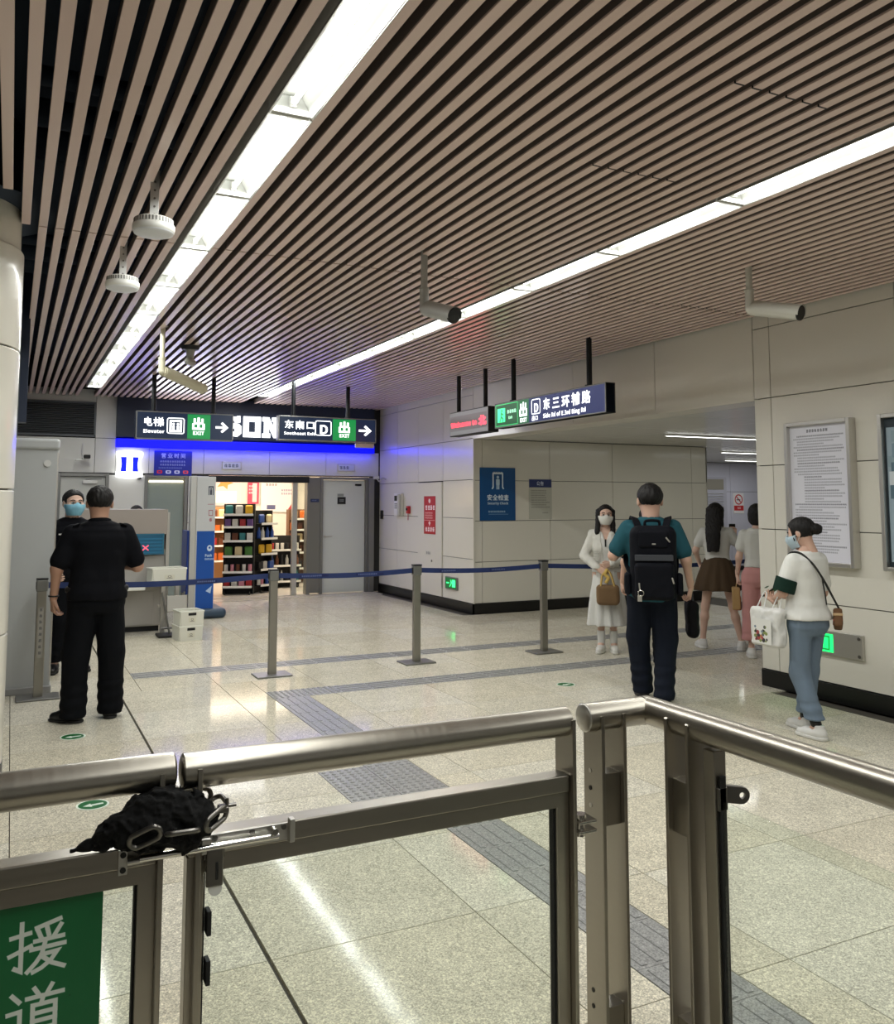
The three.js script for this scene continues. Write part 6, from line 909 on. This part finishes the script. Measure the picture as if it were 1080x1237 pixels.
const kraft = child(thing('paper_bag', 'kraft paper bag with a red lower corner carried by the woman in pink trousers', 'bag'), pinkGirl); part('bag_body', softBox(0.09, 0.25, 0.2, 0.012, 0.006), cloth(lin(0.42, 0.27, 0.12)), kraft, [0.25, 0.66, 0.08]); part('bag_side', softBox(0.07, 0.16, 0.14, 0.012, 0.004), cloth(lin(0.4, 0.05, 0.05)), kraft, [0.23, 0.6, 0.14]); part('bag_handle', tube([[0.25, 0.78, 0.03], [0.24, 0.85, 0.065], [0.24, 0.85, 0.09], [0.25, 0.78, 0.13]], 0.005, 20, 6), cloth(lin(0.4, 0.26, 0.12)), kraft);
// woman in jeans
const denim = cloth(lin(0.165, 0.22, 0.29), 0.85);
const jeans = person({ label: 'masked woman in white t-shirt and blue jeans with a low hair bun', fem: true, height: 1.535, pos: [5.2, 0, -4.63], turn: Math.PI + 0.02, hair: 'bun', skin: sk2, face: true, mask: 0xb8ccd8, look: 0.35, nod: 0.28, headAt: [0, 1.63, 0.03], girth: 1.06,
  arms: [{ e: [0.22, 1.15, 0.04], w: [0.1, 1.06, 0.26], d: [-0.5, 0.15, 0.8], n: [-0.2, 0.9, 0.1], side: 1, curl: 0.6 }, { e: [-0.24, 1.13, 0.03], w: [-0.14, 1.06, 0.24], d: [0.5, 0.2, 0.7], n: [0.2, 0.9, 0], side: -1, curl: 0.6 }],
  legs: [{ k: [0.08, 0.5, 0.02], a: [0.075, 0.085, -0.13], t: [0.1, 0, 1] }, { k: [-0.08, 0.5, 0.07], a: [-0.075, 0.085, 0.12], t: [-0.05, 0, 1] }],
  shirt: { hem: 0.93, sleeve: 0.72, grow: 0.034, neck: 0.078 }, trousers: { hem: 0.15, top: 1.0, grow: 0.012, wide: 0.022, crop: 0.88 }, cuff: { arm: 0 }, socks: 0.06, shoes: { sole: 0.032 }, mats: { shirt: cloth(lin(0.78, 0.78, 0.75)), trousers: denim, cuff: cloth(lin(0.01, 0.03, 0.022)), shoe: sneaker, sock: M.black } });
const phone2 = child(thing('mobile_phone', 'dark phone the woman in jeans is looking down at', 'phone'), jeans); part('phone_case', rb(0.075, 0.155, 0.01, 0.005, 2), M.black, phone2, [0.0, 1.115, 0.37], [-1.0, 0, 0]); part('phone_screen', rb(0.068, 0.145, 0.002, 0.001), M.blackGloss, phone2, [0.0, 1.121, 0.366], [-1.0, 0, 0]); part('camera_bump', rb(0.03, 0.035, 0.003, 0.001), M.frameGrey, phone2, [0.015, 1.155, 0.4], [-1.0, 0, 0]);
const tote = child(thing('carrier_bag', 'white carrier bag with a printed picture hanging from the arm of the woman in jeans', 'bag'), jeans);
part('bag_body', softBox(0.11, 0.31, 0.3, 0.03, 0.014), phys(lin(0.7, 0.7, 0.68), 0.45), tote, [0.26, 0.86, 0.17]); for (const z of [0.1, 0.26]) part('bag_handle', tube([[0.25, 1.0, z - 0.04], [0.2, 1.12, z - 0.03], [0.2, 1.13, z], [0.26, 1.0, z + 0.03]], 0.006, 20, 6), phys(lin(0.7, 0.7, 0.68), 0.45), tote);
part('bag_print', (() => { const g = face(0.2, 0.2); g.rotateY(Math.PI / 2); return g; })(), flat(canvas(128, 128, (x) => { x.fillStyle = '#dcdcd8'; x.fillRect(0, 0, 128, 128); for (let i = 0; i < 30; i++) { x.fillStyle = pick(['#2b2b2d', '#7c8a4a', '#b5713a', '#555', '#9a3c3c', '#6f7f8f']); x.beginPath(); x.arc(20 + rnd() * 88, 40 + rnd() * 76, 3 + rnd() * 9, 0, 7); x.fill(); } })), tote, [0.338, 0.83, 0.17]);
const cross = child(thing('shoulder_bag', 'small brown striped crossbody bag on the back hip of the woman in jeans', 'bag'), jeans);
part('bag_body', softBox(0.22, 0.15, 0.07, 0.02, 0.003, 0.009), cloth(lin(0.16, 0.085, 0.045)), cross, [-0.2, 0.93, -0.14], [0, 0.7, 0.3]); part('bag_stripe', rb(0.222, 0.022, 0.074, 0.006), cloth(lin(0.5, 0.35, 0.2)), cross, [-0.2, 0.95, -0.14], [0, 0.7, 0.3]); part('bag_stripe', rb(0.21, 0.018, 0.074, 0.006), cloth(lin(0.35, 0.08, 0.06)), cross, [-0.195, 0.905, -0.142], [0, 0.7, 0.3]);
part('strap', ribbon([[-0.22, 0.98, -0.16], [-0.12, 1.13, -0.155], [0.0, 1.28, -0.165], [0.08, 1.4, -0.135], [0.12, 1.475, -0.05], [0.12, 1.46, 0.05], [0.03, 1.25, 0.18], [-0.14, 1.02, 0.17], [-0.24, 0.97, 0.0]], 0.022, 0.008, [0.6, 0.6, -0.5]), M.black, cross); part('strap_tail', tube([[0.01, 1.27, -0.175], [-0.01, 1.15, -0.18], [-0.03, 1.06, -0.175]], 0.006, 12, 6), M.black, cross);
// the black cloth bundled over the gate latch
const bundle = solo('cloth_bundle', surfaceNet((x, y, z) => {
  let d = ell(x, y, z, [0.0, 0.03, 0.0], [0.062, 0.05, 0.042]); d = smin(d, ell(x, y, z, [0.065, 0.012, 0.006], [0.05, 0.042, 0.038]), 0.03); d = smin(d, ell(x, y, z, [-0.03, 0.005, 0.012], [0.055, 0.038, 0.036]), 0.025);
  d = smin(d, cap(x, y, z, [0.09, 0.012, 0.012], [0.06, -0.022, 0.024], 0.022, 0.016), 0.02); d = smin(d, cap(x, y, z, [0.0, 0.0, 0.024], [0.05, -0.022, 0.026], 0.022, 0.018), 0.02);
  d = smin(d, cap(x, y, z, [-0.06, 0.03, 0.004], [-0.095, 0.008, -0.008], 0.02, 0.014), 0.02); d = smin(d, cap(x, y, z, [-0.095, 0.008, -0.008], [-0.158, -0.026, -0.022], 0.014, 0.006), 0.012); d = smin(d, cap(x, y, z, [-0.155, -0.026, -0.022], [-0.1, -0.024, -0.012], 0.005, 0.007), 0.008); d = smin(d, cap(x, y, z, [-0.1, -0.024, -0.012], [-0.075, 0.0, 0.0], 0.009, 0.012), 0.01);
  const r = 1 - Math.abs(ns(x * 26 + 3, y * 30, z * 26)) * 2; return d + 0.009 * ns(x * 30, y * 34, z * 30) - 0.006 * r * r + 0.004 * ns(x * 110, y * 110, z * 90);
}, [-0.19, -0.075, -0.08], [0.16, 0.11, 0.08], 0.0042), std(0x040405, 0.95, 0, { bumpMap: weave, bumpScale: 0.001 }), 'crumpled black cloth bundle tied by the chain over the gate latch', 'cloth', [0.3, 0.985, GZ + 0.04]);
scene.traverse((o) => { if (o.isMesh || o.isLight) o.castShadow = true; if (o.isMesh) o.receiveShadow = true; });
renderer.render(scene, camera);
